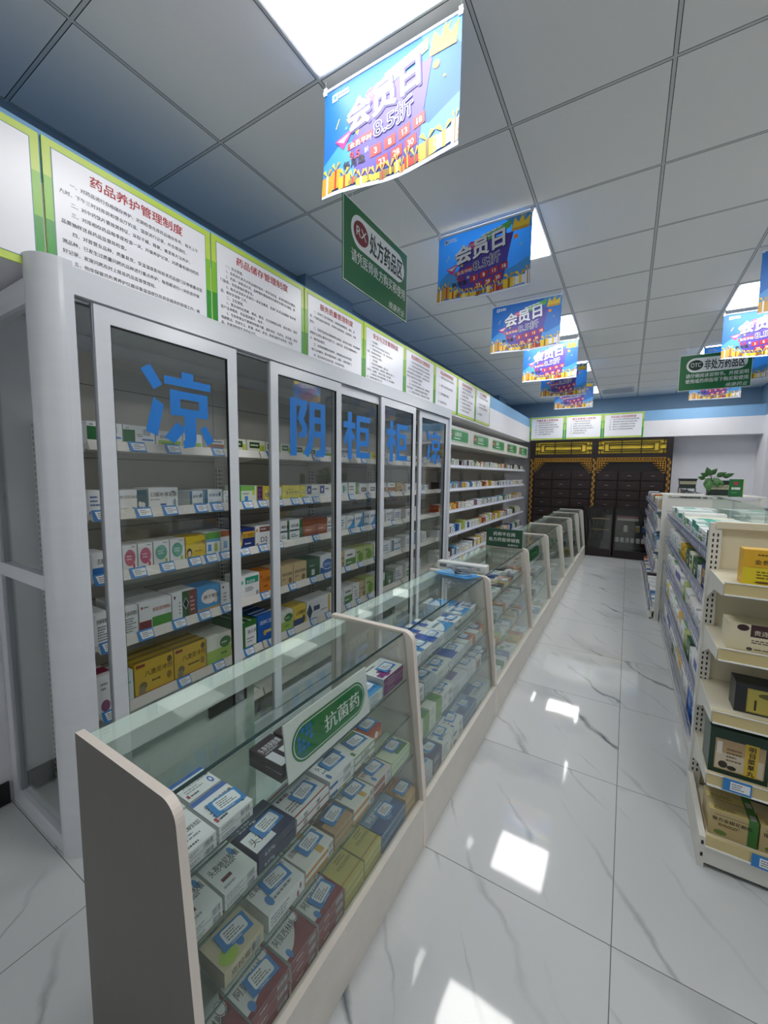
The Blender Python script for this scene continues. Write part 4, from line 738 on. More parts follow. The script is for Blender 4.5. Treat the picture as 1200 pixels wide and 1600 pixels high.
def box_mesh(des, w, d, h):
    k = (des, round(w, 3), round(d, 3), round(h, 3))
    if k in _bm: return _bm[k]
    rng = random.Random(str(k)); nm, base, marks = DES[des]; b = MB()
    b.box(-w / 2, -d / 2, 0, w / 2, d / 2, h, pm(base))
    FS = {'F': Face((-w / 2, -d / 2, 0), (1, 0, 0), (0, 0, 1), (0, -1, 0), w, h), 'T': Face((-w / 2, -d / 2, h), (1, 0, 0), (0, 1, 0), (0, 0, 1), w, d),
          'L': Face((-w / 2, d / 2, 0), (0, -1, 0), (0, 0, 1), (-1, 0, 0), d, h), 'R': Face((w / 2, -d / 2, 0), (0, 1, 0), (0, 0, 1), (1, 0, 0), d, h)}
    for s in 'LR':   # tuck-in flaps on the ends
        F = FS[s]; b.rect(F, F.w * .02, F.h * .90, F.w * .98, F.h * .90 + .0006, PRINTG, .0002)
    if base[0] in 'cdef': b.rect(FS['F'], 0, 0, w, min(.0011, h * .05), PRINTG, .0002)
    lift = .0003
    for m in marks:
        F = FS[m[1]]; W_, H_ = F.w, F.h; lift += .00006
        if m[0] == 'r': b.rect(F, m[2] * W_, m[3] * H_, m[4] * W_, m[5] * H_, pm(m[6]), lift)
        elif m[0] == 'e': b.ell(F, m[2] * W_, m[3] * H_, m[4] * W_, m[5] * H_, pm(m[6]), lift, 14)
        elif m[0] == 'd': b.shape(F, [((m[2] - m[4]) * W_, m[3] * H_), (m[2] * W_, (m[3] - m[5]) * H_), ((m[2] + m[4]) * W_, m[3] * H_), (m[2] * W_, (m[3] + m[5]) * H_)], pm(m[6]), lift)
        elif m[0] == 's':   # a swoosh rising to one side
            pts = [(0, 0), (W_, 0), (W_, H_ * .98)] + [(W_ * (1 - q / 8), H_ * (.98 * (1 - q / 8) ** 2 * .8 + .12)) for q in range(1, 9)]; b.shape(F, pts, pm(m[2]), lift)
        elif m[0] == 't':
            size = m[4] * H_; _, _, wd = text_geo(m[5]); avail = W_ * (1 - m[2]) * .96
            b.text(F, m[2] * W_, m[3] * H_, size, m[5], pm(m[6]), lift + .0001, .008, width=min(wd * size * 1.05, avail))
        elif m[0] == 'l': b.lines(F, m[2] * W_, m[3] * H_, m[4] * W_, m[5] * H_, m[6], pm(m[7]), rng, lift)
        elif m[0] == 'b': b.bars(F, m[2] * W_, m[3] * H_, m[4] * W_, m[5] * H_, rng, lift + .0002)
    ob = b.build('medicine_box'); me = ob.data; bpy.data.objects.remove(ob)
    _bm[k] = me
    return me
_used = {}
def uniq(label):
    _used[label] = _used.get(label, 0) + 1
    return label
BOXES = []
def place(des, loc, rot, w, d, h, where, group, name='medicine_box'):
    o = bpy.data.objects.new(name, box_mesh(des, w, d, h)); C.objects.link(o); o.location = loc; o.rotation_euler = (0, 0, rot)
    lab = DES[des][0] + (' carton ' if name == 'medicine_carton' else ' medicine box ') + where
    tag(o, lab, 'medicine carton' if name == 'medicine_carton' else 'medicine box', group)
    BOXES.append(o); return o
def card_mesh():
    b = MB(); F = Face((-.038, -.025, .0012), (1, 0, 0), (0, 1, 0), (0, 0, 1)); rng = random.Random(3)
    b.box(-.038, -.025, 0, .038, .025, .0012, TAGBLUE); b.stad(F, .012, .008, .068, .045, TAGWHITE, .0004, r=.006)
    b.lines(F, .018, .013, .062, .040, 4, PRINTG, rng, .0007); b.lines(F, .02, .0015, .06, .006, 1, TAGWHITE, rng, .0005)
    o = b.build('price_card'); me = o.data; bpy.data.objects.remove(o); return me
CARD = card_mesh()
def price_card(x, y, z, rot, where):
    o = bpy.data.objects.new('price_card', CARD); C.objects.link(o); o.location = (x, y, z + .0016); o.rotation_euler = (0, 0, PI / 2 + rot)
    tag(o, 'blue price card ' + where, 'price card', 'price cards in the counters')
def row(xf, z, items, level, counter_name, cards=True):
    """boxes lying along a counter shelf: (design, y0, y1, depth, stack height, boxes in stack, setback, card)"""
    for i, it in enumerate(items):
        des, y0, y1, d, hh, n, sb, card = it; h = hh / n
        for k in range(n):
            pos = 'single' if n == 1 else ['bottom', 'second', 'third', 'fourth'][k] if k < n - 1 else 'top'
            wh = f'{pos} of {ORD[i]} stack, {level} of {counter_name}' if n > 1 else f'lying {ORD[i]} in row on {level} of {counter_name}'
            place(des, (xf - sb - d / 2, (y0 + y1) / 2, z + k * h + .0004), PI / 2 + (random.Random(i * 7 + k).random() - .5) * .02, y1 - y0 - .004, d - .004, h - .0012, wh, 'boxes in the counters')
        if card: price_card(xf - sb - d * .42, (y0 * .42 + y1 * .58), z + hh, (random.Random(i + 3).random() - .5) * .4, f'on the {ORD[i]} box along {level} of {counter_name}')
c1 = 'end counter'
row(gx(.72) - .016, SZ[0], [('cef_caps', .424, .512, .115, .040, 2, 0, 0), ('cef_white', .516, .612, .115, .040, 2, 0, 1), ('dark_plum', .715, .800, .13, .05, 2, .012, 0), ('dark_plum', .805, .89, .13, .05, 2, .012, 0), ('purple_cross', .93, 1.01, .1, .045, 2, .02, 0), ('green_block', 1.02, 1.10, .1, .045, 2, .02, 0), ('sky_white', 1.115, 1.212, .12, .045, 2, 0, 1), ('purple_cross', 1.217, 1.368, .11, .066, 3, 0, 1)], 'top shelf', c1)
row(gx(.72) - .134, SZ[0], [('cef_white', .424, .516, .09, .040, 2, 0, 0), ('cef_white', .522, .612, .09, .040, 2, 0, 0)], 'rear top shelf', c1)
row(gx(.56) - .016, SZ[1], [('cefdinir', .424, .508, .115, .042, 2, 0, 0), ('cefdinir', .511, .604, .115, .042, 2, 0, 0), ('navy_caps', .606, .734, .125, .055, 2, 0, 1), ('red_rule', .737, .876, .125, .045, 2, 0, 1), ('blue_corner', .878, 1.004, .125, .056, 2, 0, 1), ('green_block', 1.006, 1.128, .12, .048, 2, 0, 1), ('orange_red', 1.13, 1.225, .10, .042, 1, .03, 1)], 'second shelf', c1)
row(gx(.56) - .148, SZ[1], [('cefdinir', .44, .53, .1, .042, 2, 0, 0), ('cef_white', .53, .62, .1, .042, 2, 0, 0)], 'rear second shelf', c1)
row(gx(.41) - .016, SZ[2], [('tan_lime', .49, .605, .125, .04, 1, 0, 1), ('plain_white', .618, .748, .14, .046, 1, 0, 1), ('white_gold', .75, .874, .125, .046, 2, 0, 1), ('brown_tan', .877, .973, .12, .05, 2, 0, 1), ('white_gold', .976, 1.094, .125, .056, 2, 0, 1), ('brown_white', 1.097, 1.217, .12, .056, 2, 0, 1), ('green_white', 1.22, 1.368, .12, .056, 2, 0, 1)], 'third shelf', c1)
row(gx(.22) - .012, BASEZ, [('maroon', .424, .535, .115, .085, 3, 0, 0), ('maroon', .537, .66, .115, .085, 3, 0, 1), ('maroon', .663, .766, .115, .085, 3, 0, 0), ('maroon', .769, .890, .115, .085, 3, 0, 1), ('yellow_box', .894, .998, .11, .074, 3, 0, 0), ('yellow_box', 1.0, 1.106, .11, .074, 3, 0, 0), ('blue_grey', 1.11, 1.28, .12, .07, 2, 0, 1), ('orange_tan', 1.284, 1.37, .11, .075, 2, 0, 1)], 'floor', c1)
row(gx(.22) - .13, BASEZ, [('maroon', .56, .68, .11, .085, 3, 0, 0), ('maroon', .77, .89, .11, .085, 3, 0, 0), ('yellow_box', .90, 1.0, .1, .07, 2, 0, 0), ('blue_grey', 1.12, 1.28, .12, .07, 2, 0, 0)], 'rear floor', c1)
c2 = 'second counter'
row(gx(.72) - .016, SZ[0], [('blue_diag', 1.425, 1.54, .12, .05, 2, 0, 0), ('blue_diag', 1.545, 1.655, .12, .05, 2, 0, 1), ('blue_half', 1.658, 1.80, .11, .05, 2, 0, 1), ('sky_white', 1.803, 1.94, .115, .05, 3, 0, 0), ('blue_corner', 1.96, 2.10, .11, .035, 1, .02, 1), ('sky_white', 2.11, 2.24, .12, .04, 2, .02, 1), ('cef_white', 2.25, 2.36, .11, .035, 2, .02, 1)], 'top shelf', c2)
row(gx(.72) - .145, SZ[0], [('blue_half', 1.66, 1.75, .1, .03, 1, 0, 0), ('blue_half', 1.76, 1.85, .1, .03, 1, 0, 0), ('blue_half', 1.86, 1.95, .1, .03, 1, 0, 0), ('sky_white', 2.05, 2.17, .12, .085, 3, 0, 0), ('sky_white', 2.18, 2.30, .12, .05, 2, 0, 0)], 'rear top shelf', c2)
row(gx(.56) - .016, SZ[1], [('blue_corner', 1.425, 1.53, .12, .065, 2, 0, 0), ('slate', 1.535, 1.648, .12, .065, 3, 0, 1), ('plain_white', 1.651, 1.85, .125, .05, 2, 0, 1), ('blue_half', 1.853, 2.05, .12, .05, 2, 0, 1), ('orange_white', 2.055, 2.22, .12, .05, 2, 0, 1), ('orange_white', 2.225, 2.40, .11, .05, 2, 0, 1)], 'second shelf', c2)
row(gx(.41) - .016, SZ[2], [('green_lime', 1.425, 1.55, .12, .09, 2, 0, 1), ('green_lime', 1.553, 1.69, .125, .095, 2, 0, 0), ('cef_white', 1.694, 1.825, .12, .09, 2, 0, 1), ('violet_bar', 1.828, 2.05, .12, .065, 2, 0, 0), ('violet_bar', 2.055, 2.19, .12, .065, 2, 0, 1), ('brown_white', 2.2, 2.30, .11, .06, 1, 0, 1), ('navy_caps', 2.305, 2.4, .11, .06, 1, 0, 1)], 'third shelf', c2)
row(gx(.22) - .012, BASEZ, [('red_navy', 1.42, 1.54, .12, .08, 3, 0, 1), ('navy_oval', 1.545, 1.64, .12, .085, 2, 0, 1), ('plain_white', 1.645, 1.78, .12, .09, 1, 0, 1), ('blue_corner', 1.785, 1.92, .12, .085, 2, 0, 1), ('blue_grey', 1.925, 2.14, .12, .07, 2, 0, 1), ('slate', 2.145, 2.40, .12, .065, 2, 0, 1)], 'floor', c2)

# ------------------------------------------------------------------ boxes standing in the glass-door cabinet
def stand(shelf, items, where, d0=.13):
    z = ST[shelf]
    for i, it in enumerate(items):
        des, y0, y1, h = it[:4]; n = it[4] if len(it) > 4 else 1; d = it[5] if len(it) > 5 else d0; xf = XS - .03 - (it[6] if len(it) > 6 else 0)
        for k in range(n):
            wh = f'{ORD[i]} along the {where}' + ('' if n == 1 else (', front of its file' if k == 0 else f', {ORD[k]} in its file'))
            place(des, (xf - d * k - d / 2, (y0 + y1) / 2, z + .0004), PI / 2, y1 - y0 - .003, d - .002, h, wh, 'boxes in the glass-door cabinet')
LV = ['top cabinet shelf', 'second cabinet shelf', 'third cabinet shelf', 'fourth cabinet shelf', 'fifth cabinet shelf']
stand(0, [('ginkgo', .80, .938, .092), ('ginkgo', .94, 1.08, .092), ('lime_low', 1.083, 1.217, .08), ('lime_low', 1.219, 1.326, .078), ('brown_stripe', 1.356, 1.459, .062), ('card_lime', 1.535, 1.607, .078), ('card_lime', 1.616, 1.752, .078), ('card_lime', 1.757, 1.87, .075), ('card_lime', 1.879, 1.982, .075), ('card_lime', 2.0, 2.119, .07), ('card_lime', 2.132, 2.254, .06), ('lime_low', 2.304, 2.4, .08),
          ('white_girl', 2.51, 2.619, .085), ('white_girl', 2.63, 2.735, .085), ('lime_low', 2.76, 2.9, .075), ('yellow_wide', 2.927, 3.03, .075), ('white_girl', 3.05, 3.2, .08), ('mint_white', 3.22, 3.36, .08), ('white_girl', 3.4, 3.55, .08), ('blue_base', 3.6, 3.75, .07), ('brown_stripe', 3.8, 3.95, .08), ('white_girl', 4.0, 4.15, .08)], LV[0])
stand(1, [('white_plain', .792, .85, .10), ('teal_third', .905, 1.033, .098), ('white_girl', 1.038, 1.183, .105), ('steel_blue', 1.244, 1.32, .085), ('steel_blue', 1.328, 1.438, .09), ('white_end', 1.446, 1.49, .08), ('green_pack', 1.549, 1.68, .105), ('purple_yellow', 1.685, 1.782, .10), ('lime_low', 1.80, 1.885, .09), ('yellow_wide', 1.891, 2.058, .10), ('yellow_wide', 2.06, 2.112, .095), ('blue_square', 2.116, 2.25, .10), ('blue_square', 2.253, 2.40, .10),
          ('mint_white', 2.511, 2.604, .11), ('green_stripe_end', 2.613, 2.738, .11), ('grey_bar', 2.766, 2.892, .10), ('grey_bar', 2.902, 3.03, .10), ('brown_stripe', 3.06, 3.2, .1), ('brown_stripe', 3.23, 3.37, .1), ('tan_pack', 3.4, 3.52, .1), ('grey_bar', 3.6, 3.75, .08), ('white_plain', 3.8, 3.95, .09), ('steel_blue', 4.0, 4.12, .07)], LV[1])
stand(2, [('blue_base', .792, .857, .105), ('pink_blob', .912, .977, .12), ('pink_blob', .979, 1.048, .12), ('green_blob', 1.05, 1.129, .12), ('green_blob', 1.131, 1.21, .12), ('yellow_kid', 1.213, 1.326, .12), ('aqua_pack', 1.33, 1.417, .13), ('rust_top', 1.419, 1.485, .13), ('navy_yellow', 1.535, 1.659, .125), ('d2_pack', 1.664, 1.782, .13), ('green_twin', 1.80, 1.865, .135), ('green_twin', 1.87, 1.951, .14), ('green_twin', 1.953, 2.078, .14), ('rust', 2.081, 2.222, .13), ('rust', 2.224, 2.344, .13), ('green_twin', 2.347, 2.43, .12),
          ('white_plain', 2.50, 2.58, .12), ('blue_wave', 2.585, 2.70, .11), ('blue_wave', 2.703, 2.817, .12), ('steel_blue', 2.82, 2.92, .13), ('blue_wave', 2.925, 3.03, .13), ('white_plain', 3.06, 3.18, .12), ('white_girl', 3.2, 3.33, .12), ('white_plain', 3.36, 3.5, .11), ('red_top', 3.6, 3.75, .1), ('mint_white', 3.8, 3.92, .11)], LV[2])
stand(3, [('text_white', .792, .851, .14, 2), ('text_white', .905, .968, .14, 2), ('red_green', .971, 1.128, .14, 2), ('diamond', 1.131, 1.264, .145), ('blue_kid', 1.268, 1.409, .14), ('white_end', 1.411, 1.47, .13), ('teal_head', 1.535, 1.69, .145), ('orange_pack', 1.693, 1.787, .14), ('tan_pack', 1.80, 1.868, .14), ('tan_pack', 1.871, 1.983, .14), ('tan_pack', 1.985, 2.118, .14), ('forest', 2.12, 2.257, .14), ('blue_ellipse', 2.264, 2.42, .145),
          ('tan_pack', 2.495, 2.56, .14), ('green_low', 2.564, 2.716, .13), ('lime_photo', 2.718, 2.84, .13), ('lime_photo', 2.842, 2.985, .13), ('blue_wave', 3.0, 3.12, .13), ('white_plain', 3.15, 3.3, .12), ('steel_blue', 3.33, 3.5, .12), ('white_plain', 3.6, 3.75, .12), ('steel_blue', 3.8, 3.95, .14), ('white_plain', 4.0, 4.1, .12)], LV[3])
stand(4, [('maroon_tall', .792, .856, .17), ('pale_aqua', .86, .934, .15), ('big_yellow', .938, 1.127, .165, 3, .06), ('big_yellow', 1.13, 1.311, .165, 3, .06), ('lime_oval', 1.315, 1.475, .16, 3, .06), ('green_label', 1.535, 1.664, .17, 2), ('blue_spoon', 1.667, 1.80, .175, 2), ('lime_oval', 1.805, 1.978, .14), ('yellow_navy', 1.981, 2.11, .14), ('white_navy', 2.115, 2.40, .145),
          ('white_end', 2.495, 2.548, .14), ('green_low', 2.551, 2.672, .14), ('white_end', 2.675, 2.775, .14), ('tan_pack', 2.778, 2.864, .14), ('lime_photo', 2.867, 3.01, .15), ('green_low', 3.03, 3.2, .14), ('forest', 3.22, 3.36, .12), ('white_plain', 3.4, 3.55, .14), ('green_low', 3.62, 3.78, .14), ('mint_white', 3.82, 3.97, .14)], LV[4])
def tag_mesh():
    b = MB(); d = Vector((.020, 0, -.042)).normalized(); nrm = Vector((.042, 0, .020)).normalized(); o = Vector((0, 0, 0)) + nrm * .0005
    F = Face(o - Vector((0, .036, 0)) + d * .048, (0, 1, 0), -d, nrm); rng = random.Random(8)
    vs = [F.at(a, c, k) for k in (0, .0012) for a, c in ((0, 0), (.072, 0), (.072, .05), (0, .05))]
    b.add(vs, [(0, 3, 2, 1), (4, 5, 6, 7), (0, 1, 5, 4), (1, 2, 6, 5), (2, 3, 7, 6), (3, 0, 4, 7)], TAGBLUE)
    b.shape(F, [(.016, .008), (.068, .008), (.068, .042), (.010, .042)], TAGWHITE, .0016); b.lines(F, .02, .012, .062, .038, 3, PRINTG, rng, .002)
    o = b.build('price_tag'); me = o.data; bpy.data.objects.remove(o); return me
TAG = tag_mesh()
TAGS = [[.985, 1.15, 1.40, 1.78, 2.19, 2.79, 3.2], [.83, 1.00, 1.125, 1.29, 1.385, 1.59, 1.70, 1.83, 1.98, 2.09, 2.19, 2.62, 2.87, 3.25, 3.9], [.82, .965, 1.10, 1.245, 1.34, 1.43, 1.56, 1.70, 1.83, 2.19, 2.41, 2.64, 2.78, 2.97, 3.3], [.83, .985, 1.15, 1.29, 1.43, 1.71, 1.95, 2.16, 2.31, 2.57, 2.75, 3.0], [.825, 1.165, 1.37, 1.58, 1.76, 1.93, 2.16, 2.33, 2.58, 2.73, 2.9]]
for s, l in enumerate(TAGS):
    for i, y in enumerate(l):
        o = bpy.data.objects.new('price_tag', TAG); C.objects.link(o); o.location = (XS - .0145, y, ST[s] + .0165)
        tag(o, f'blue-edged price tag, {ORD[i]} from the corner post on the {LV[s]} rail', 'price tag', 'price tags on the cabinet rails')
# ------------------------------------------------------------------ green plaques leaning in the counters
PGREEN = mat('157a43', .35)
def plaque(y0, y1, z0, h, label, txt, x_off=-.012):
    zb = z0; zt = z0 + h
    o = Vector((gx(zb) + x_off, y0, zb)); up = Vector((gx(zt) - gx(zb), 0, zt - zb)).normalized(); n = Vector((up.z, 0, -up.x)); w = y1 - y0
    F = Face(o, (0, 1, 0), up, n)
    t = thing('counter_plaque', label, 'sign', F.at(w / 2, 0), 'green plaques in the counters')
    b = MB(); vs = [F.at(a, c, k) for k in (-.004, 0) for a, c in ((0, 0), (w, 0), (w, h), (0, h))]
    b.add(vs, [(0, 3, 2, 1), (4, 5, 6, 7), (0, 1, 5, 4), (1, 2, 6, 5), (2, 3, 7, 6), (3, 0, 4, 7)], SWHITE); b.build('plate', t)
    p = MB(); m = .022
    p.stad(F, m, h * .16, w - m, h * .84, PGREEN, .0006); p.stad(F, m + .006, h * .16 + .006, w - m - .006, h * .84 - .006, SWHITE, .0009); p.stad(F, m + .009, h * .16 + .009, w - m - .009, h * .84 - .009, PGREEN, .0012)
    if txt:
        p.text(F, w * .40, h * .36, h * .33, txt, SWHITE, .0018, .01, width=w * .46)
        s = h * .045; c = (w * .19, h * .55)
        for i in range(4):
            for j in range(4):
                if (i + j) % 3 != 0 or i == j: p.ell(F, c[0] + (i - 1.5) * s * 2.3, c[1] + (j - 1.5) * s * 2.3, s, s, BLUEF, .0018, 10)
        p.lines(F, c[0] - h * .16, h * .26, c[0] + h * .16, h * .30, 1, BLUEF, random.Random(1), .0018)
    else: p.lines(F, w * .3, h * .4, w * .75, h * .6, 1, mat('8fbf6a', .4), random.Random(2), .0018)
    p.build('lettering', t)
plaque(.722, 1.112, SZ[0] + .001, .158, 'green 抗菌药 antibiotics plaque on white plate, propped behind end counter glass', '抗菌药')
plaque(3.66, 4.28, SZ[0] + .001, .165, 'small green plaque propped behind the fourth counter glass', '')

# ------------------------------------------------------------------ standing notice, power strip, cable and folder on the counter tops
ZT = .8862
t = thing('table_sign', 'green pharmacist-absent notice in clear stand on the counter top', 'sign', (-.905, 3.56, ZT))
F = Face((-1.062, 3.55, ZT + .006), (1, 0, 0), (0, 0, 1), (0, -1, 0)); b = MB()
b.box(-1.062, 3.551, ZT + .004, -.748, 3.556, ZT + .162, mat('1d4a34', .4)); b.build('board', t)
p = MB()
for i, s in enumerate(('药师不在岗', '处方药暂停销售')): p.text(F, .157, .098 - i * .05, .037, s, SWHITE, .0008, .008, centre=True, width=.19 if i == 0 else .27)
p.text(F, .19, .012, .02, '维康药业', SWHITE, .0008, 0, width=.09, shear=.2); p.build('lettering', t)
p = MB(); p.box(-1.07, 3.53, ZT, -.74, 3.60, ZT + .004, GLASSW); p.box(-1.065, 3.557, ZT + .004, -.745, 3.559, ZT + .165, GLASSW); p.build('stand', t)
t = thing('power_strip', 'pale grey bar-shaped power strip lying across the counter joint', 'power strip', (-.90, 2.50, ZT + .008))
b = MB(); b.box(-1.07, 2.475, ZT + .008, -.735, 2.545, ZT + .055, mat('d5d8d5', .4)); b.build('case', t, bevel=.004)
b = MB(); F = Face((-1.07, 2.475, ZT + .008), (1, 0, 0), (0, 0, 1), (0, -1, 0)); b.rect(F, .02, .012, .07, .035, PRINTG); b.stad(F, .27, .014, .30, .034, mat('a8acab', .4)); b.build('switch', t)
t = thing('charging_cable', 'coiled grey cable heaped on the blue folder', 'cable', (-.86, 2.38, ZT + .0145)); b = MB(); pth = []
for i in range(150):
    a = i * .21; rr = .045 + .018 * math.sin(i * .13); pth.append((-.86 + rr * math.cos(a) * 1.35 + .02 * math.sin(i * .05), 2.375 + rr * .8 * math.sin(a), ZT + .024 + .028 * (1 + math.sin(a * .5 + i * .02)) * .6))
b.tube(pth, .0035, mat('8b9096', .4), 6); b.build('cable', t)
b = MB(); b.box(-.905, 2.37, ZT + .0145, -.865, 2.395, ZT + .034, DKGREY); b.build('plug', t, bevel=.003)
b = MB(); fo = mat('3f8fd0', .3)
b.prism([(-1.02, 2.33), (-.80, 2.29), (-.74, 2.40), (-.95, 2.465)], 'z', ZT + .0072, ZT + .0105, fo); b.prism([(-1.04, 2.36), (-.83, 2.325), (-.77, 2.42), (-.97, 2.47)], 'z', ZT + .0107, ZT + .014, mat('7fb8e0', .3))
tag(b.build('plastic_folder', origin=(-.9, 2.38, ZT)), 'blue plastic folder under the coiled grey cable', 'folder')

# ------------------------------------------------------------------ end rack facing the shop front
EX0, EX1, EY = .325, 1.115, 2.262
t = thing('end_rack', 'beige steel end rack with slotted posts, turned to the shop front', 'shelf unit', (.72, 2.1, 0))
for x in (EX0, EX1 - .042):
    u = MB(); u.box(x, EY, 0, x + .042, EY + .04, 1.322, STEELW); F = Face((x, EY, 0), (1, 0, 0), (0, 0, 1), (0, -1, 0))
    for k in range(46):
        for a in (.010, .026): u.rect(F, a, .16 + k * .0245, a + .006, .174 + k * .0245, BLACK)
    u.build('post', t)
b = MB(); b.box(EX0 + .042, EY + .02, .1, EX1 - .042, EY + .034, 1.30, STEELB)
for z in (.5, .82): b.box(EX0 + .042, EY + .0196, z, EX1 - .042, EY + .02, z + .003, DKGREY)
b.build('back_panel', t); MB().box(EX0 + .02, EY - .006, 1.300, EX1 - .02, EY + .045, 1.328, STEELB).build('top_cap', t)
EZ = [1.118, .862, .608, .350]; RB = mat('c9b987', .3)
for i, z in enumerate(EZ):
    s = MB(); s.box(EX0 + .012, 1.955, z - .024, EX1 - .012, EY + .018, z, STEELB); so = s.build('shelf', t)
    for x in (EX0 + .009, EX1 - .012): q = MB(); q.prism([(EY, z), (1.955, z), (1.955, z - .045), (EY - .14, z - .062), (EY, z - .13)], 'x', x, x + .003, STEELW); sub(q, 'bracket', so, t)
    q = MB(); q.box(EX0 + .012, 1.945, z - .036, EX1 - .012, 1.9545, z + .012, RB); q.box(EX0 + .012, 1.938, z - .040, EX1 - .012, 1.945, z - .036, TAGWHITE); q.box(EX0 + .012, 1.9425, z + .008, EX1 - .012, 1.945, z + .012, TAGWHITE); sub(q, 'price_rail', so, t)
s = MB(); s.prism([(1.888, 0), (1.888, .128), (EY, .150), (EY, 0)], 'x', EX0 - .004, EX0 + .016, STEELW); s.prism([(1.888, 0), (1.888, .128), (EY, .150), (EY, 0)], 'x', EX1 - .016, EX1 + .004, STEELW)
s.box(EX0 + .016, 1.9, .086, EX1 - .016, EY, .100, STEELB); s.box(EX0 + .016, 1.892, .018, EX1 - .016, 1.90, .092, STEELW); s.box(EX0 + .016, 1.93, 0, EX1 - .016, 1.94, .02, BLACK)
so = s.build('base', t); q = MB(); q.box(EX0 + .016, 1.889, .094, EX1 - .016, 1.8985, .136, RB); q.box(EX0 + .016, 1.884, .090, EX1 - .016, 1.889, .094, TAGWHITE); sub(q, 'price_rail', so, t)
for za in (.045, .095): MB().box(EX0 + .003, 1.8872, za, EX0 + .011, 1.888, za + .016, BLACK).build('fixing_slot', t)
DES.update({
 'throat_yellow': ('yellow throat-lozenge', 'd9a92a', [('r', 'F', 0, 0, 1, .5, 'd8c62a'), ('t', 'F', .16, .60, .15, '金参润喉糖', '2a1c10'), ('l', 'F', .2, .82, .55, .9, 1, '4a3414'), ('l', 'F', .2, .18, .8, .42, 3, '6a5a1c'), ('r', 'F', .1, .50, .95, .51, '8a6a1c'), ('e', 'F', .3, .09, .12, .035, '6a4a1c')]),
 'cream_plum': ('cream plum-banded', 'd9d2b4', [('r', 'F', .30, .55, 1, 1, '45282c'), ('t', 'F', .34, .64, .2, '贵连莱籽', 'd8cfb8'), ('e', 'F', .2, .85, .08, .12, '3a2226'), ('l', 'F', .32, .3, .8, .46, 2, '5a4a40'), ('e', 'F', .3, .1, .04, .06, '4a4a4a'), ('l', 'F', .36, .06, .9, .14, 1, '6a5a50')]),
 'navy_tin': ('dark gold-labelled', '2a2e33', [('r', 'F', .16, .06, .98, .86, 'b3a748'), ('r', 'F', .18, .09, .96, .83, 'c4b85c'), ('l', 'F', .5, .12, .92, .6, 4, '5a5428'), ('e', 'F', .5, .68, .2, .1, '6a6430'), ('r', 'F', .26, .15, .29, .5, '3a3620')]),
 'green_tea': ('dark-green gold-labelled', '1c3a2c', [('r', 'F', .10, .10, .93, .78, 'b59a72'), ('r', 'F', .12, .12, .91, .48, 'c9bfa8'), ('r', 'F', .60, .10, .82, .80, 'd2b23a'), ('r', 'F', .13, .45, .22, .72, 'd8d4c8'), ('l', 'F', .3, .3, .56, .62, 4, '6a5438'), ('e', 'F', .25, .22, .08, .08, '3a3028'), ('e', 'F', .40, .18, .08, .05, '3a3028')]),
 'honeysuckle': ('tan honeysuckle granule', 'bfae82', [('r', 'F', .80, 0, 1, 1, '3f7a3c'), ('r', 'T', .80, 0, 1, 1, '3f7a3c'), ('t', 'F', .06, .62, .16, '復方金銀花顆粒', '1f1c16'), ('l', 'F', .2, .42, .76, .54, 2, '4a4232'), ('e', 'F', .25, .16, .14, .1, '6f8a4a'), ('r', 'T', 0, .0, .8, .5, 'd0bf80'), ('l', 'T', .1, .1, .7, .45, 3, '6a5c38'), ('b', 'T', .84, .1, .97, .5), ('r', 'F', .1, .84, .9, .86, '7a6c48')]),
})
G1 = 'cartons on the end rack'
place('throat_yellow', (.495, 2.03, EZ[0] + .0004), 0, .205, .07, .135, 'on the top shelf of the end rack', G1, 'medicine_carton')
place('cream_plum', (.478, 2.04, EZ[1] + .0004), 0, .225, .10, .105, 'on the second shelf of the end rack', G1, 'medicine_carton')
place('navy_tin', (.522, 2.055, EZ[2] + .0004), 0, .225, .09, .118, 'on the third shelf of the end rack', G1, 'medicine_carton')
place('green_tea', (.432, 2.045, EZ[3] + .0004), 0, .18, .13, .185, 'at the near corner of the fourth end rack shelf', G1, 'medicine_carton')
place('green_tea', (.64, 2.045, EZ[3] + .0004), 0, .18, .13, .185, 'second on the fourth end rack shelf, cut by picture edge', G1, 'medicine_carton')
x = MB(); F = Face((.342, 1.98, EZ[3]), (1, 0, 0), (0, 0, 1), (0, -1, 0))
b4 = [o for o in BOXES if o.name.startswith('medicine_carton')]
def vertical_label(o):
    me = o.data; mb = MB(); F = Face((-.09, -.065, 0), (1, 0, 0), (0, 0, 1), (0, -1, 0))
    for k, ch in enumerate('明目菜草丸'): mb.text(F, .128, .122 - k * .0245, .023, ch, PRINT, .0012, .012, centre=True)
    bm = bmesh.new(); bm.from_mesh(me); me.materials.append(PRINT); ix = len(me.materials) - 1
    vs = [bm.verts.new(v) for v in mb.v]
    for f in mb.f:
        q = bm.faces.new([vs[i] for i in f]); q.material_index = ix
    bm.to_mesh(me); bm.free()
vertical_label(b4[3])
place('honeysuckle', (.432, 1.995, .1008), 0, .148, .07, .105, 'on the end rack base, front one at the corner', G1, 'medicine_carton')
place('honeysuckle', (.432, 2.068, .1008), 0, .148, .07, .105, 'on the end rack base, behind the corner one', G1, 'medicine_carton')
place('honeysuckle', (.585, 1.995, .1008), 0, .148, .07, .105, 'on the end rack base, cut by the picture edge', G1, 'medicine_carton')
def end_tag(x, z, y, label):
    b = MB(); F = Face((x, y, z), (1, 0, 0), (0, 0, 1), (0, -1, 0)); b.box(x, y, z, x + .085, y + .0015, z + .05, TAGBLUE); b.shape(F, [(.022, .008), (.08, .008), (.08, .042), (.022, .042)], TAGWHITE, .0005); b.lines(F, .026, .012, .074, .038, 3, PRINTG, random.Random(3), .0009)
    tag(b.build('price_tag', origin=(x, y, z)), label, 'price tag', 'price tags on the end rack')
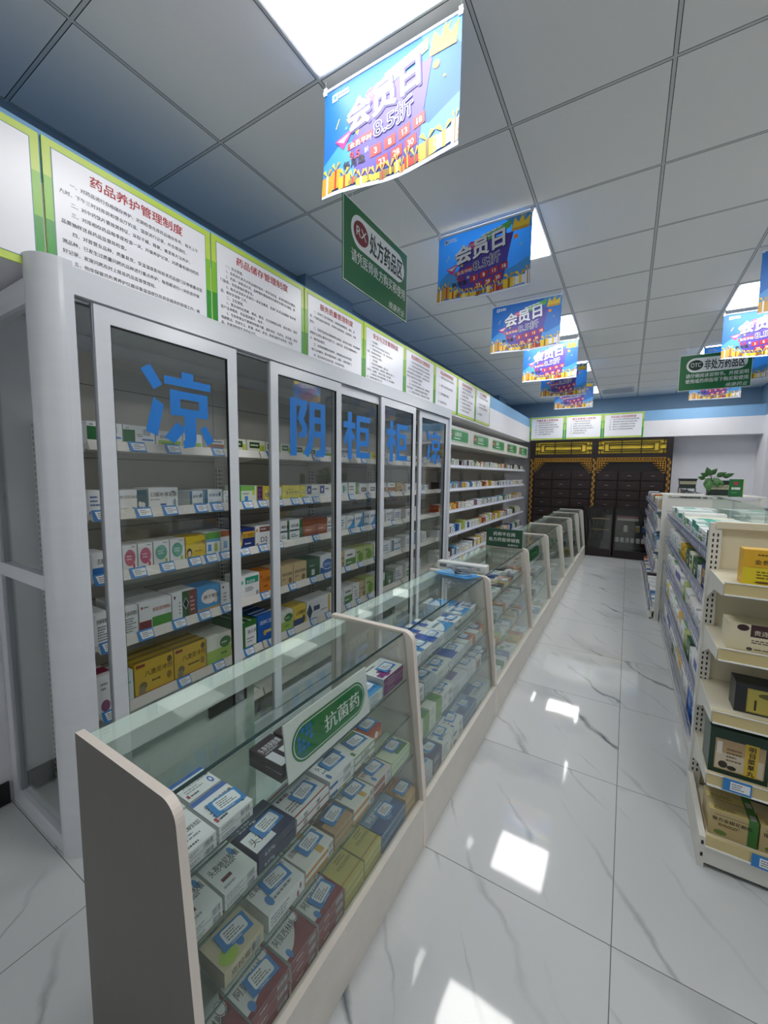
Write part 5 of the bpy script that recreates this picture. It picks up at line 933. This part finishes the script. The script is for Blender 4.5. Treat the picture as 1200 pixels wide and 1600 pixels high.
end_tag(.385, EZ[3] - .036, 1.9362, 'blue price tag on the rail under the dark green carton')
end_tag(.475, .0885, 1.8822, 'blue price tag on the base rail under the tan cartons')

# ------------------------------------------------------------------ aisle shelves: two double-sided units, one behind the other
STRIP = mat('868ca4', .25)
def aisle_unit(y0, y1, label, xf, shelves, panel):
    t = thing('aisle_shelf', label, 'shelf unit', (.72, (y0 + y1) / 2, 0), 'aisle shelf units')
    b = MB(); b.box(.712, y0, .1, .728, y1, 1.17, STEELW); b.build('centre_panel', t)
    b = MB(); b.box(.712, y0 + .01, 1.172, .728, y1 - .01, 1.345, glass('frosted_partition', (.80, .87, .86, 1), .08))
    for y in (y0 + .9, y0 + 1.8): b.box(.7115, y, 1.172, .7285, y + .004, 1.345, ALUD)
    b.build('glass_partition', t)
    b = MB(); b.box(xf + .03, y0, 0, 1.10 - .03, y1, .085, STEELW); b.box(xf, y0, .02, 1.12, y1, .1, STEELW); b.build('base', t)
    for i, z in enumerate(shelves):
        s = MB(); s.box(xf + .012, y0, z - .022, .711, y1, z, STEELW); s.box(.729, y0, z - .022, 1.10, y1, z, STEELW); so = s.build('shelf', t)
        q = MB(); F = Face((xf, y1, z - .03), (0, -1, 0), (0, 0, 1), (-1, 0, 0)); q.box(xf, y0, z - .03, xf + .011, y1, z + .032, STRIP); rng = random.Random(i)
        for k in range(int((y1 - y0) / .058)): q.rect(F, .008 + k * .058, .012, .046 + k * .058, .040, rng.choice([mat('cfd3e0', .3), mat('b2b8d2', .3), mat('98a0c0', .3)]), .0006)
        sub(q, 'price_strip', so, t)
    q = MB(); F = Face((xf, y1, .06), (0, -1, 0), (0, 0, 1), (-1, 0, 0)); q.box(xf - .004, y0, .085, xf - .0002, y1, .15, STRIP); q.build('base_strip', t)
    if panel:
        p = MB(); yp = y0 - .035
        p.box(.318, yp, 0, .36, yp + .034, 1.33, STEELW); p.box(1.075, yp, 0, 1.117, yp + .034, 1.33, STEELW); p.box(.36, yp + .012, .08, 1.075, yp + .03, 1.31, STEELW)
        for z in (.35, .62, .90, 1.17): p.box(.36, yp + .0116, z, 1.075, yp + .012, z + .003, DKGREY)
        p.build('end_panel', t); MB().box(.32, yp, 1.331, 1.117, yp + .52, 1.345, STEELW).build('top_board', t)
    return t
AZ = [1.128, .895, .640, .365]
aisle_unit(2.31, 4.99, 'white aisle shelf unit behind the end rack, full of boxes', .366, AZ, False)
aisle_unit(5.085, 7.9, 'farther white aisle shelf unit with plant pots on top', .272, [1.185, .98, .76, .53], True)
rngA = random.Random(21)
def aisle_row(level, z, y0, y1, hmin, hmax, pal, where, d=(.1, .16), wd=(.085, .15), tip=0, xf=.39):
    y = y0; i = 0
    while y < y1 - .06:
        w = rngA.uniform(*wd); w = min(w, y1 - y); h = rngA.uniform(hmin, hmax); dd = rngA.uniform(*d); des = pal[i % len(pal)]
        place(des, (xf + dd / 2, y + w / 2, z + .0004), -PI / 2, w - .004, dd, h, f'{ORD[i]} from the end rack on {where}', 'boxes on the aisle shelves'); y += w; i += 1
AW = ['the top aisle shelf', 'the second aisle shelf', 'the third aisle shelf', 'the fourth aisle shelf', 'the aisle shelf base']
aisle_row(0, AZ[0], 2.36, 4.93, .09, .12, ['white_end', 'yellow_kid', 'forest', 'white_plain', 'green_low', 'teal_row', 'teal_row', 'white_plain', 'teal_row', 'card_lime', 'mint_white', 'teal_row', 'teal_row', 'white_end', 'teal_row', 'red_top'], AW[0], (.22, .30), (.13, .17))
aisle_row(1, AZ[1], 2.40, 4.93, .10, .14, ['white_plain', 'steel_blue', 'navy_yellow', 'white_plain', 'forest', 'card_lime', 'forest', 'big_yellow', 'big_yellow', 'green_low', 'white_end', 'mint_white', 'white_plain'], AW[1], (.14, .22), (.14, .2))
aisle_row(2, AZ[2], 2.36, 4.93, .10, .13, ['green_top', 'white_end', 'white_girl', 'white_plain', 'red_top', 'white_girl', 'lime_photo', 'white_girl', 'blue_top', 'blue_top', 'white_end', 'green_top', 'white_plain'], AW[2], (.12, .18), (.14, .2))
aisle_row(3, AZ[3], 2.36, 4.93, .11, .15, ['yellow_wide', 'steel_blue', 'blue_top', 'white_end', 'forest', 'lime_photo', 'green_top', 'yellow_white', 'white_girl', 'green_top', 'green_top', 'white_end', 'white_plain'], AW[3], (.12, .18), (.14, .2))
aisle_row(4, .1, 2.33, 4.93, .14, .2, ['white_plain', 'red_top', 'blue_bold', 'blue_bold', 'green_top', 'green_top', 'yellow_white', 'yellow_white', 'white_girl', 'green_low', 'white_end', 'blue_top', 'blue_top', 'white_end'], AW[4], (.10, .16), (.14, .2))

# ------------------------------------------------------------------ plants and sign on the aisle shelves
PLG, PLB = mat('1d2b26', .5), mat('b9b394', .5)
LEAF = grain('pothos_leaf', '2f5a2c', '47763a', (20, 20, 20), rough=.35); STEM = mat('4f6a38', .5)
def planter(x, y, z, w, d, h, label, leaves, seed):
    t = thing('planter_box', label, 'plant pot', (x, y, z), 'green planters'); b = MB(); c = .88
    lo = [(x - w / 2 * c, y - d / 2 * c), (x + w / 2 * c, y - d / 2 * c), (x + w / 2 * c, y + d / 2 * c), (x - w / 2 * c, y + d / 2 * c)]; hi = [(x - w / 2, y - d / 2), (x + w / 2, y - d / 2), (x + w / 2, y + d / 2), (x - w / 2, y + d / 2)]
    z0, z1 = z + .012, z + h
    b.add([(*p, z0) for p in lo] + [(*p, z1) for p in hi], [(0, 3, 2, 1), (0, 1, 5, 4), (1, 2, 6, 5), (2, 3, 7, 6), (3, 0, 4, 7)], PLG)
    b.box(x - w / 2 - .003, y - d / 2 - .003, z1 - .012, x + w / 2 + .003, y + d / 2 + .003, z1, PLG)
    q = lambda u, k: (x - w / 2 * (c + (1 - c) * k) + w * (c + (1 - c) * k) * u, y - d / 2 * (c + (1 - c) * k) - .0012, z0 + (z1 - z0) * k)
    b.poly([q(.02, .36), q(.98, .36), q(.98, .68), q(.02, .68)], PLB)
    rng = random.Random(seed)
    for i in range(13):
        u = .06 + i * .07; b.poly([tuple(Vector(q(u, .42 + .06 * rng.random())) + Vector((0, -.001, 0))), tuple(Vector(q(u + .025, .42)) + Vector((0, -.001, 0))), tuple(Vector(q(u + .03, .62)) + Vector((0, -.001, 0))), tuple(Vector(q(u, .62)) + Vector((0, -.001, 0)))], DKGREY)
    b.build('pot', t)
    MB().box(x - w * .47, y - d * .47, z, x + w * .47, y + d * .47, z + .012, PLG).build('saucer', t)
    MB().box(x - w / 2 + .006, y - d / 2 + .006, z1 - .03, x + w / 2 - .006, y + d / 2 - .006, z1 - .016, mat('3a2e24', .9)).build('soil', t)
    if leaves:
        lf = MB(); st = MB(); base = Vector((x - w * .28, y, z1 - .018))
        for (dx, dy, dz, L, ang, tilt) in leaves:
            tip = Vector((x + dx, y + dy, z1 + dz)); mid = (base + tip) / 2 + Vector((0, 0, .025)); st.tube([base, mid, tip], .0018, STEM, 6)
            a = Vector((math.cos(ang) * math.cos(tilt), -.25, math.sin(ang) * math.cos(tilt))).normalized(); sd = a.cross(Vector((0, 1, 0.3))).normalized(); nn = a.cross(sd)
            pts = []; prof = [(0, 0), (.10, .20), (.26, .31), (.48, .29), (.70, .18), (.88, .07), (1, 0)]
            vs = [tip + a * (L * u) + nn * (L * .10 * math.sin(u * 3)) for u, v in prof] + [tip + a * (L * u) + sd * (L * v) - nn * (L * v * .25) for u, v in prof] + [tip + a * (L * u) - sd * (L * v) - nn * (L * v * .25) for u, v in prof]
            n = 7; fs = [(i, i + 1, n + i + 1, n + i) for i in range(6)] + [(i + 1, i, 2 * n + i, 2 * n + i + 1) for i in range(6)]
            lf.add(vs, fs, LEAF, True)
        lf.build('leaves', t); st.build('stem', t)
    return t
TB = 1.345
planter(.782, 5.17, TB, .205, .12, .15, 'dark green planter with trailing pothos on the farther aisle shelf', [(-.09, -.05, .05, .09, 1.9, .2), (-.075, -.03, .055, .08, 1.0, .2), (-.10, -.04, .04, .075, 2.7, .1), (-.10, -.065, .01, .13, -1.5, .2), (-.05, -.06, .02, .10, -1.2, .2), (-.03, -.03, .04, .085, .5, .2), (-.02, -.065, -.0, .07, -.9, .3), (.02, -.02, .035, .07, .2, .2), (-.07, .02, .045, .08, 2.0, .4), (.045, -.02, .065, .05, -.6, .2), (.055, -.03, .045, .055, .5, .2), (-.085, -.06, .02, .08, -2.2, .2), (-.12, -.04, .015, .07, 2.9, .2), (-.01, -.05, .015, .06, -1.9, .1)], 4)
t = thing('acrylic_riser', 'clear acrylic riser under the empty planter', 'riser', (.55, 5.42, TB)); b = MB()
for a in ((.475, 5.36, .479, 5.48), (.621, 5.36, .625, 5.48), (.548, 5.36, .551, 5.48)): b.box(a[0], a[1], TB, a[2], a[3], TB + .055, GLASSW)
b.box(.475, 5.36, TB + .055, .625, 5.48, TB + .059, GLASSW); b.build('case', t)
planter(.55, 5.42, TB + .0592, .155, .10, .105, 'small empty dark green planter on a clear riser', None, 9)
t = thing('counter_card', 'green red-sealed card in clear holder on the aisle shelf partition', 'sign', (.83, 4.72, 1.3455))
b = MB(); b.box(.782, 4.72, 1.352, .878, 4.726, 1.51, mat('1f6a38', .4)); b.build('card', t)
F = Face((.782, 4.72, 1.352), (1, 0, 0), (0, 0, 1), (0, -1, 0)); b = MB(); b.ell(F, .048, .12, .016, .016, mat('a8323a', .4)); b.lines(F, .02, .062, .08, .088, 1, SWHITE, random.Random(2), .0005, .8); b.lines(F, .02, .03, .08, .045, 1, mat('5f9a6a', .4), random.Random(3), .0005, .7); b.build('print', t)
b = MB(); b.box(.706, 4.70, 1.3455, .885, 4.76, 1.351, GLASSW); b.box(.879, 4.715, 1.351, .884, 4.73, 1.512, mat('c9d27a', .3)); b.build('holder', t)

# ------------------------------------------------------------------ rosewood herb cabinet at the end
DULL = mat('8a837c', .4, .6)
HX0, HX1, HY, HT = -1.80, .665, YF + .001, 2.25
t = thing('herb_cabinet', 'dark rosewood herb cabinet with gold fretwork and many drawers on the end wall', 'cabinet', (-.57, 9.1, 0))
b = MB(); b.box(HX0, HY + .05, 0, HX1, HY + .34, HT, DARKWOOD); b.build('carcass', t)
CX = [HX0, -.632, HX1 - .09]
b = MB()
for x in CX: b.box(x, HY, .0, x + .09, HY + .05, HT, DARKWOOD)
for x0, x1 in ((CX[0] + .09, CX[1]), (CX[1] + .09, CX[2])):
    b.box(x0, HY, 2.225, x1, HY + .05, HT, DARKWOOD); b.box(x0, HY, 1.885, x1, HY + .05, 1.95, DARKWOOD); b.box(x0, HY, 0, x1, HY + .05, .12, DARKWOOD)
b.build('frame', t)
for x in CX:     # gold meander strips on the uprights
    g = MB(); z = .25; k = 0
    while z < 1.87:
        xa, xb = (x + .02, x + .058) if k % 2 else (x + .034, x + .072)
        g.box(xa, HY - .006, z, xb, HY - .0005, z + .012, GOLD); g.box(xa if k % 2 else xb - .012, HY - .006, z, (xa + .012) if k % 2 else xb, HY - .0005, z + .055, GOLD); g.box(x + .036, HY - .006, z + .028, x + .056, HY - .0005, z + .040, GOLD); z += .058; k += 1
    g.build('gold_strip', t)
for x0, x1 in ((CX[0] + .09, CX[1]), (CX[1] + .09, CX[2])):
    b = MB(); b.box(x0, HY + .03, 1.95, x1, HY + .045, 2.225, YELLOWP); b.build('yellow_panel', t)
    g = MB(); z0, z1 = 1.955, 2.22; y0, y1 = HY + .006, HY + .028; w = x1 - x0
    def bar(a, c, d, e): g.box(a, y0, c, d, y1, e, DARKWOOD)
    s = .011
    for m in (.0, .045, .085): bar(x0 + m * 2.2, z0 + m, x1 - m * 2.2, z0 + m + s); bar(x0 + m * 2.2, z1 - m - s, x1 - m * 2.2, z1 - m)
    for m in (.0, .11, .19): bar(x0 + m, z0 + m * .45, x0 + m + s, z1 - m * .45); bar(x1 - m - s, z0 + m * .45, x1 - m, z1 - m * .45)
    for q in (.36, .64): bar(x0 + w * q, z0, x0 + w * q + s, z1)
    for xx in (x0 + .045, x1 - .055):
        bar(xx, z0, xx + s, z0 + .09); bar(xx, z1 - .09, xx + s, z1); bar(xx - .045, z0 + .08, xx + .05, z0 + .09); bar(xx - .045, z1 - .09, xx + .05, z1 - .08)
    g.build('lattice', t)
    f = MB(); zt = 1.882; y0, y1 = HY + .004, HY + .02
    def gb(a, c, d, e): f.box(a, y0, c, d, y1, e, GOLD)
    gb(x0, zt - .010, x1, zt); gb(x0, zt - .074, x1, zt - .066)
    n = 20; st = w / n
    for i in range(n):
        a = x0 + i * st; gb(a, zt - .066, a + .008, zt - .028); gb(a, zt - .040, a + st * .6, zt - .032); gb(a + st * .55, zt - .060, a + st * .55 + .008, zt - .010)
    for sgn, xc in ((1, x0), (-1, x1)):
        for i in range(5):
            hgt = .25 - i * .042; xa = xc + sgn * (i * .040); gb(min(xa, xa + sgn * .010), zt - hgt, max(xa, xa + sgn * .010), zt - .066); zz = zt - .074 - i * .042
            gb(min(xc, xc + sgn * (.20 - i * .038)), zz - .042, max(xc, xc + sgn * (.20 - i * .038)), zz - .034)
    f.build('fretwork', t)
    b = MB(); b.box(x0, HY + .0485, 1.63, x1, HY + .0499, 1.885, mat('120c0d', .5)); b.build('recess_shade', t)  # thin dark sheet painting in the shade behind the fretwork
    cw = w / 3
    for r in range(7):
        for c in range(3):
            z1 = 1.622 - r * .187; d = MB(); xa = x0 + c * cw + .006; xb = x0 + (c + 1) * cw - .006; zb = z1 - .175
            d.box(xa, HY + .012, zb, xb, HY + .0495, z1, DRAWERW); d.box(xa + .014, HY + .008, zb + .014, xb - .014, HY + .012, z1 - .014, DRAWERW)
            do = d.build('drawer', t, bevel=.003)
            if r < 6:
                k = MB(); xm = (xa + xb) / 2; zm = (zb + z1) / 2; k.cyl((xm - .022, HY + .008, zm), (xm - .022, HY - .010, zm), .004, DULL, 8); k.cyl((xm + .022, HY + .008, zm), (xm + .022, HY - .010, zm), .004, DULL, 8); k.tube([(xm - .03, HY - .010, zm - .002), (xm, HY - .014, zm + .010), (xm + .03, HY - .010, zm - .002)], .005, DULL, 8); sub(k, 'handle', do, t)

# dark glass showcases in front of it
def showcase(x0, x1, label):
    t = thing('glass_showcase', label, 'display case', ((x0 + x1) / 2, 8.78, 0), 'dark showcases'); y0, y1, zt = 8.62, 8.93, .93; s = .022
    b = MB(); b.box(x0, y0, 0, x1, y1, .15, DARKWOOD)
    for x in (x0, x1 - s):
        b.box(x, y0, .15, x + s, y0 + s, zt, DARKWOOD); b.box(x, y1 - s, .15, x + s, y1, zt, DARKWOOD); b.box(x, y0 + s, zt - s, x + s, y1 - s, zt, DARKWOOD)
    b.box(x0 + s, y0, zt - s, x1 - s, y0 + s, zt, DARKWOOD); b.box(x0 + s, y1 - s, .15, x1 - s, y1, zt, DARKWOOD); b.build('frame', t)
    MB().box(x0 + s, y0 + .006, .15, x1 - s, y0 + .011, zt - s, GLASSD).build('front_glass', t)
    MB().box(x0 + s, y0 + s, zt - .010, x1 - s, y1 - s, zt - .004, GLASSD).build('top_glass', t)
    for z in (.30, .50, .71): MB().box(x0 + s + .001, y0 + .03, z - .006, x1 - s - .001, y1 - s - .001, z, GLASSD).build('glass_shelf', t)
showcase(-.69, -.195, 'dark glass showcase with wooden rods, beside the white counters')
showcase(-.17, .62, 'dark glass showcase with jars, in front of the herb cabinet')
for i in range(6):
    x = -.115 + i * .083; t = thing('herb_jar', f'small white-labelled herb jar, {ORD[i]} from the case post on the lower showcase shelf', 'jar', (x, 8.69, .3005), 'jars on the lower shelf'); b = MB()
    b.lathe((x, 8.69, .3005), [(.0, 0), (.031, 0), (.033, .01), (.033, .062), (.026, .07)], mat('cfcfc4', .3)); b.build('jar', t); b = MB(); b.lathe((x, 8.69, .3005), [(.027, .070), (.030, .071), (.030, .086), (.0, .087)], mat('e2e2dc', .4)); b.build('lid', t)
for i, (x, c, lb) in enumerate(((.015, 'c9c5b8', 'clear white-topped herb jar on the middle showcase shelf'), (.20, 'a08a3c', 'amber gold-labelled herb jar on the middle showcase shelf'), (.31, '3f5f9a', 'blue herb jar on the middle showcase shelf'))):
    t = thing('herb_jar', lb, 'jar', (x, 8.70, .5005), 'jars on the middle shelf'); b = MB(); b.lathe((x, 8.70, .5005), [(0, 0), (.038, 0), (.040, .01), (.040, .085), (.03, .098)], mat(c, .3)); b.build('jar', t); b = MB(); b.lathe((x, 8.70, .5005), [(.031, .098), (.033, .099), (.033, .118), (0, .119)], mat('d8d8d0', .4)); b.build('lid', t)
for i, (x0, x1) in enumerate(((-.13, .21), (.30, .55))):
    b = MB(); b.box(x0, 8.67, .7105, x1, 8.85, .772, mat('d6d2c4', .4)); b.box(x0, 8.6695, .752, x1, 8.67, .772, mat('8a2a2c', .4)); b.box(x0 + .004, 8.674, .772, x1 - .004, 8.846, .774, mat('8a2a2c', .4)); tag(b.build('gift_box', origin=((x0 + x1) / 2, 8.76, .7105)), ['long', 'short'][i] + ' white gift box with red lid on the top showcase shelf', 'box', 'gift boxes in the showcase')
for i, z in enumerate((.7105, .5005)):
    for k in range(3):
        b = MB(); b.cyl((-.56 + .02 * k, 8.70 + .03 * k, z + .007), (-.25, 8.70 + .03 * k, z + .007), .006, mat('c9a878', .5), 8); tag(b.build('herb_rod', origin=(-.4, 8.7 + .03 * k, z)), f'thin tan herb rod, {ORD[k]} from the glass on the {["upper", "middle"][i]} showcase shelf', 'herb rod', 'herb rods in the showcase')

# ------------------------------------------------------------------ the hundreds of small boxes farther off: one mass
mass = MB(); rngM = random.Random(77)
PAL = ['e6e8e8'] * 14 + ['d8dee4', 'cfd8e0', 'd6b23a', 'b8552f', '2f5fa8', '3f7a48', '23304a', 'c9b48a', '5f9ac4', 'b9cc6a', '3a2a2a', 'd88a3a']
def mbox(x0, y0, z0, x1, y1, z1, face):
    mass.box(x0, y0, z0, x1, y1, z1, pm(rngM.choice(PAL))); c = pm(rngM.choice(['3a4a6a', '8a9099', 'a8434a', '4a7aa8', '4a8a4a', 'd8c04a', 'e6e8ea']))
    if face == 'x': F = Face((x1, y0, z0), (0, 1, 0), (0, 0, 1), (1, 0, 0)); w, h = y1 - y0, z1 - z0
    elif face == '-x': F = Face((x0, y1, z0), (0, -1, 0), (0, 0, 1), (-1, 0, 0)); w, h = y1 - y0, z1 - z0
    else: F = Face((x0, y0, z1), (1, 0, 0), (0, 1, 0), (0, 0, 1)); w, h = x1 - x0, y1 - y0
    a = rngM.random() * .5; mass.rect(F, w * a, h * .1, w * (a + .35), h * (.4 + .5 * rngM.random()), c, .0005); mass.rect(F, w * .1, h * .72, w * .8, h * .80, pm('5a6068'), .0007)
for s in range(5):
    y = 4.42
    while y < 8.82:
        if int((y - 4.39) / .9) != int((y + .1 - 4.39) / .9): y = 4.39 + .9 * (int((y - 4.39) / .9) + 1) + .015
        w = rngM.uniform(.05, .10); h = rngM.uniform(.07, .10) if s < 3 else rngM.uniform(.08, .14)
        if rngM.random() < .93 and y + w < 8.86: mbox(XS - .03 - rngM.uniform(.08, .16), y, ST[s] + .0005, XS - .03, y + w - .003, ST[s] + h, 'x')
        y += w
def cbox(z, x, y0, y1, ww, dd, hmin, hmax, prob):
    y = y0
    while y < y1 - ww:
        if rngM.random() < prob: mbox(x - dd, y, z + .0005, x, y + ww - .004, z + rngM.uniform(hmin, hmax), 'z')
        y += ww
for i in range(2, 8):
    a, b = PAN[i] + .03, PAN[i + 1] - .03
    for k, z in enumerate(SZ + [BASEZ]):
        pr = {2: (.95, .9, .95, .95), 3: (.55, .6, .5, .3), 4: (.5, .4, .5, .2)}.get(i, (.35, .3, .3, .2))[k]; xf = gx(z + .03) - .02
        if i == 3 and k == 0: continue
        cbox(z, xf, a, b, .075 if i == 2 else .1, .095, .022, .05, pr)
        if i == 2 or (i == 3 and k < 3): cbox(z, xf - .10, a, b, .075, .095, .022, .04, .8 if i == 2 else .3)
        if i == 2 and k == 0: cbox(z, xf - .20, a, b - .2, .075, .095, .022, .03, .8)
for k, z in enumerate([1.185, .98, .76, .53, .1]):
    y = 5.12
    while y < 7.8:
        w = rngM.uniform(.07, .13); dd = rngM.uniform(.1, .2); mbox(.30, y, z + .0005, .30 + dd, y + w - .004, z + rngM.uniform(.08, .12), '-x'); y += w
mo = mass.build('assorted_medicine_boxes'); mo['kind'] = 'stuff'; tag(mo, 'many small medicine boxes on the open wall shelves and in the farther counters', 'medicine boxes')
print('BOXES', len(BOXES), 'dupe labels', [k for k, v in _used.items() if v > 1])
import collections
print('SAME', [k for k, v in collections.Counter(o['label'] for o in bpy.data.objects if 'category' in o.keys()).items() if v > 1])
for o in bpy.data.objects:
    if '_o' in o.keys(): del o['_o']
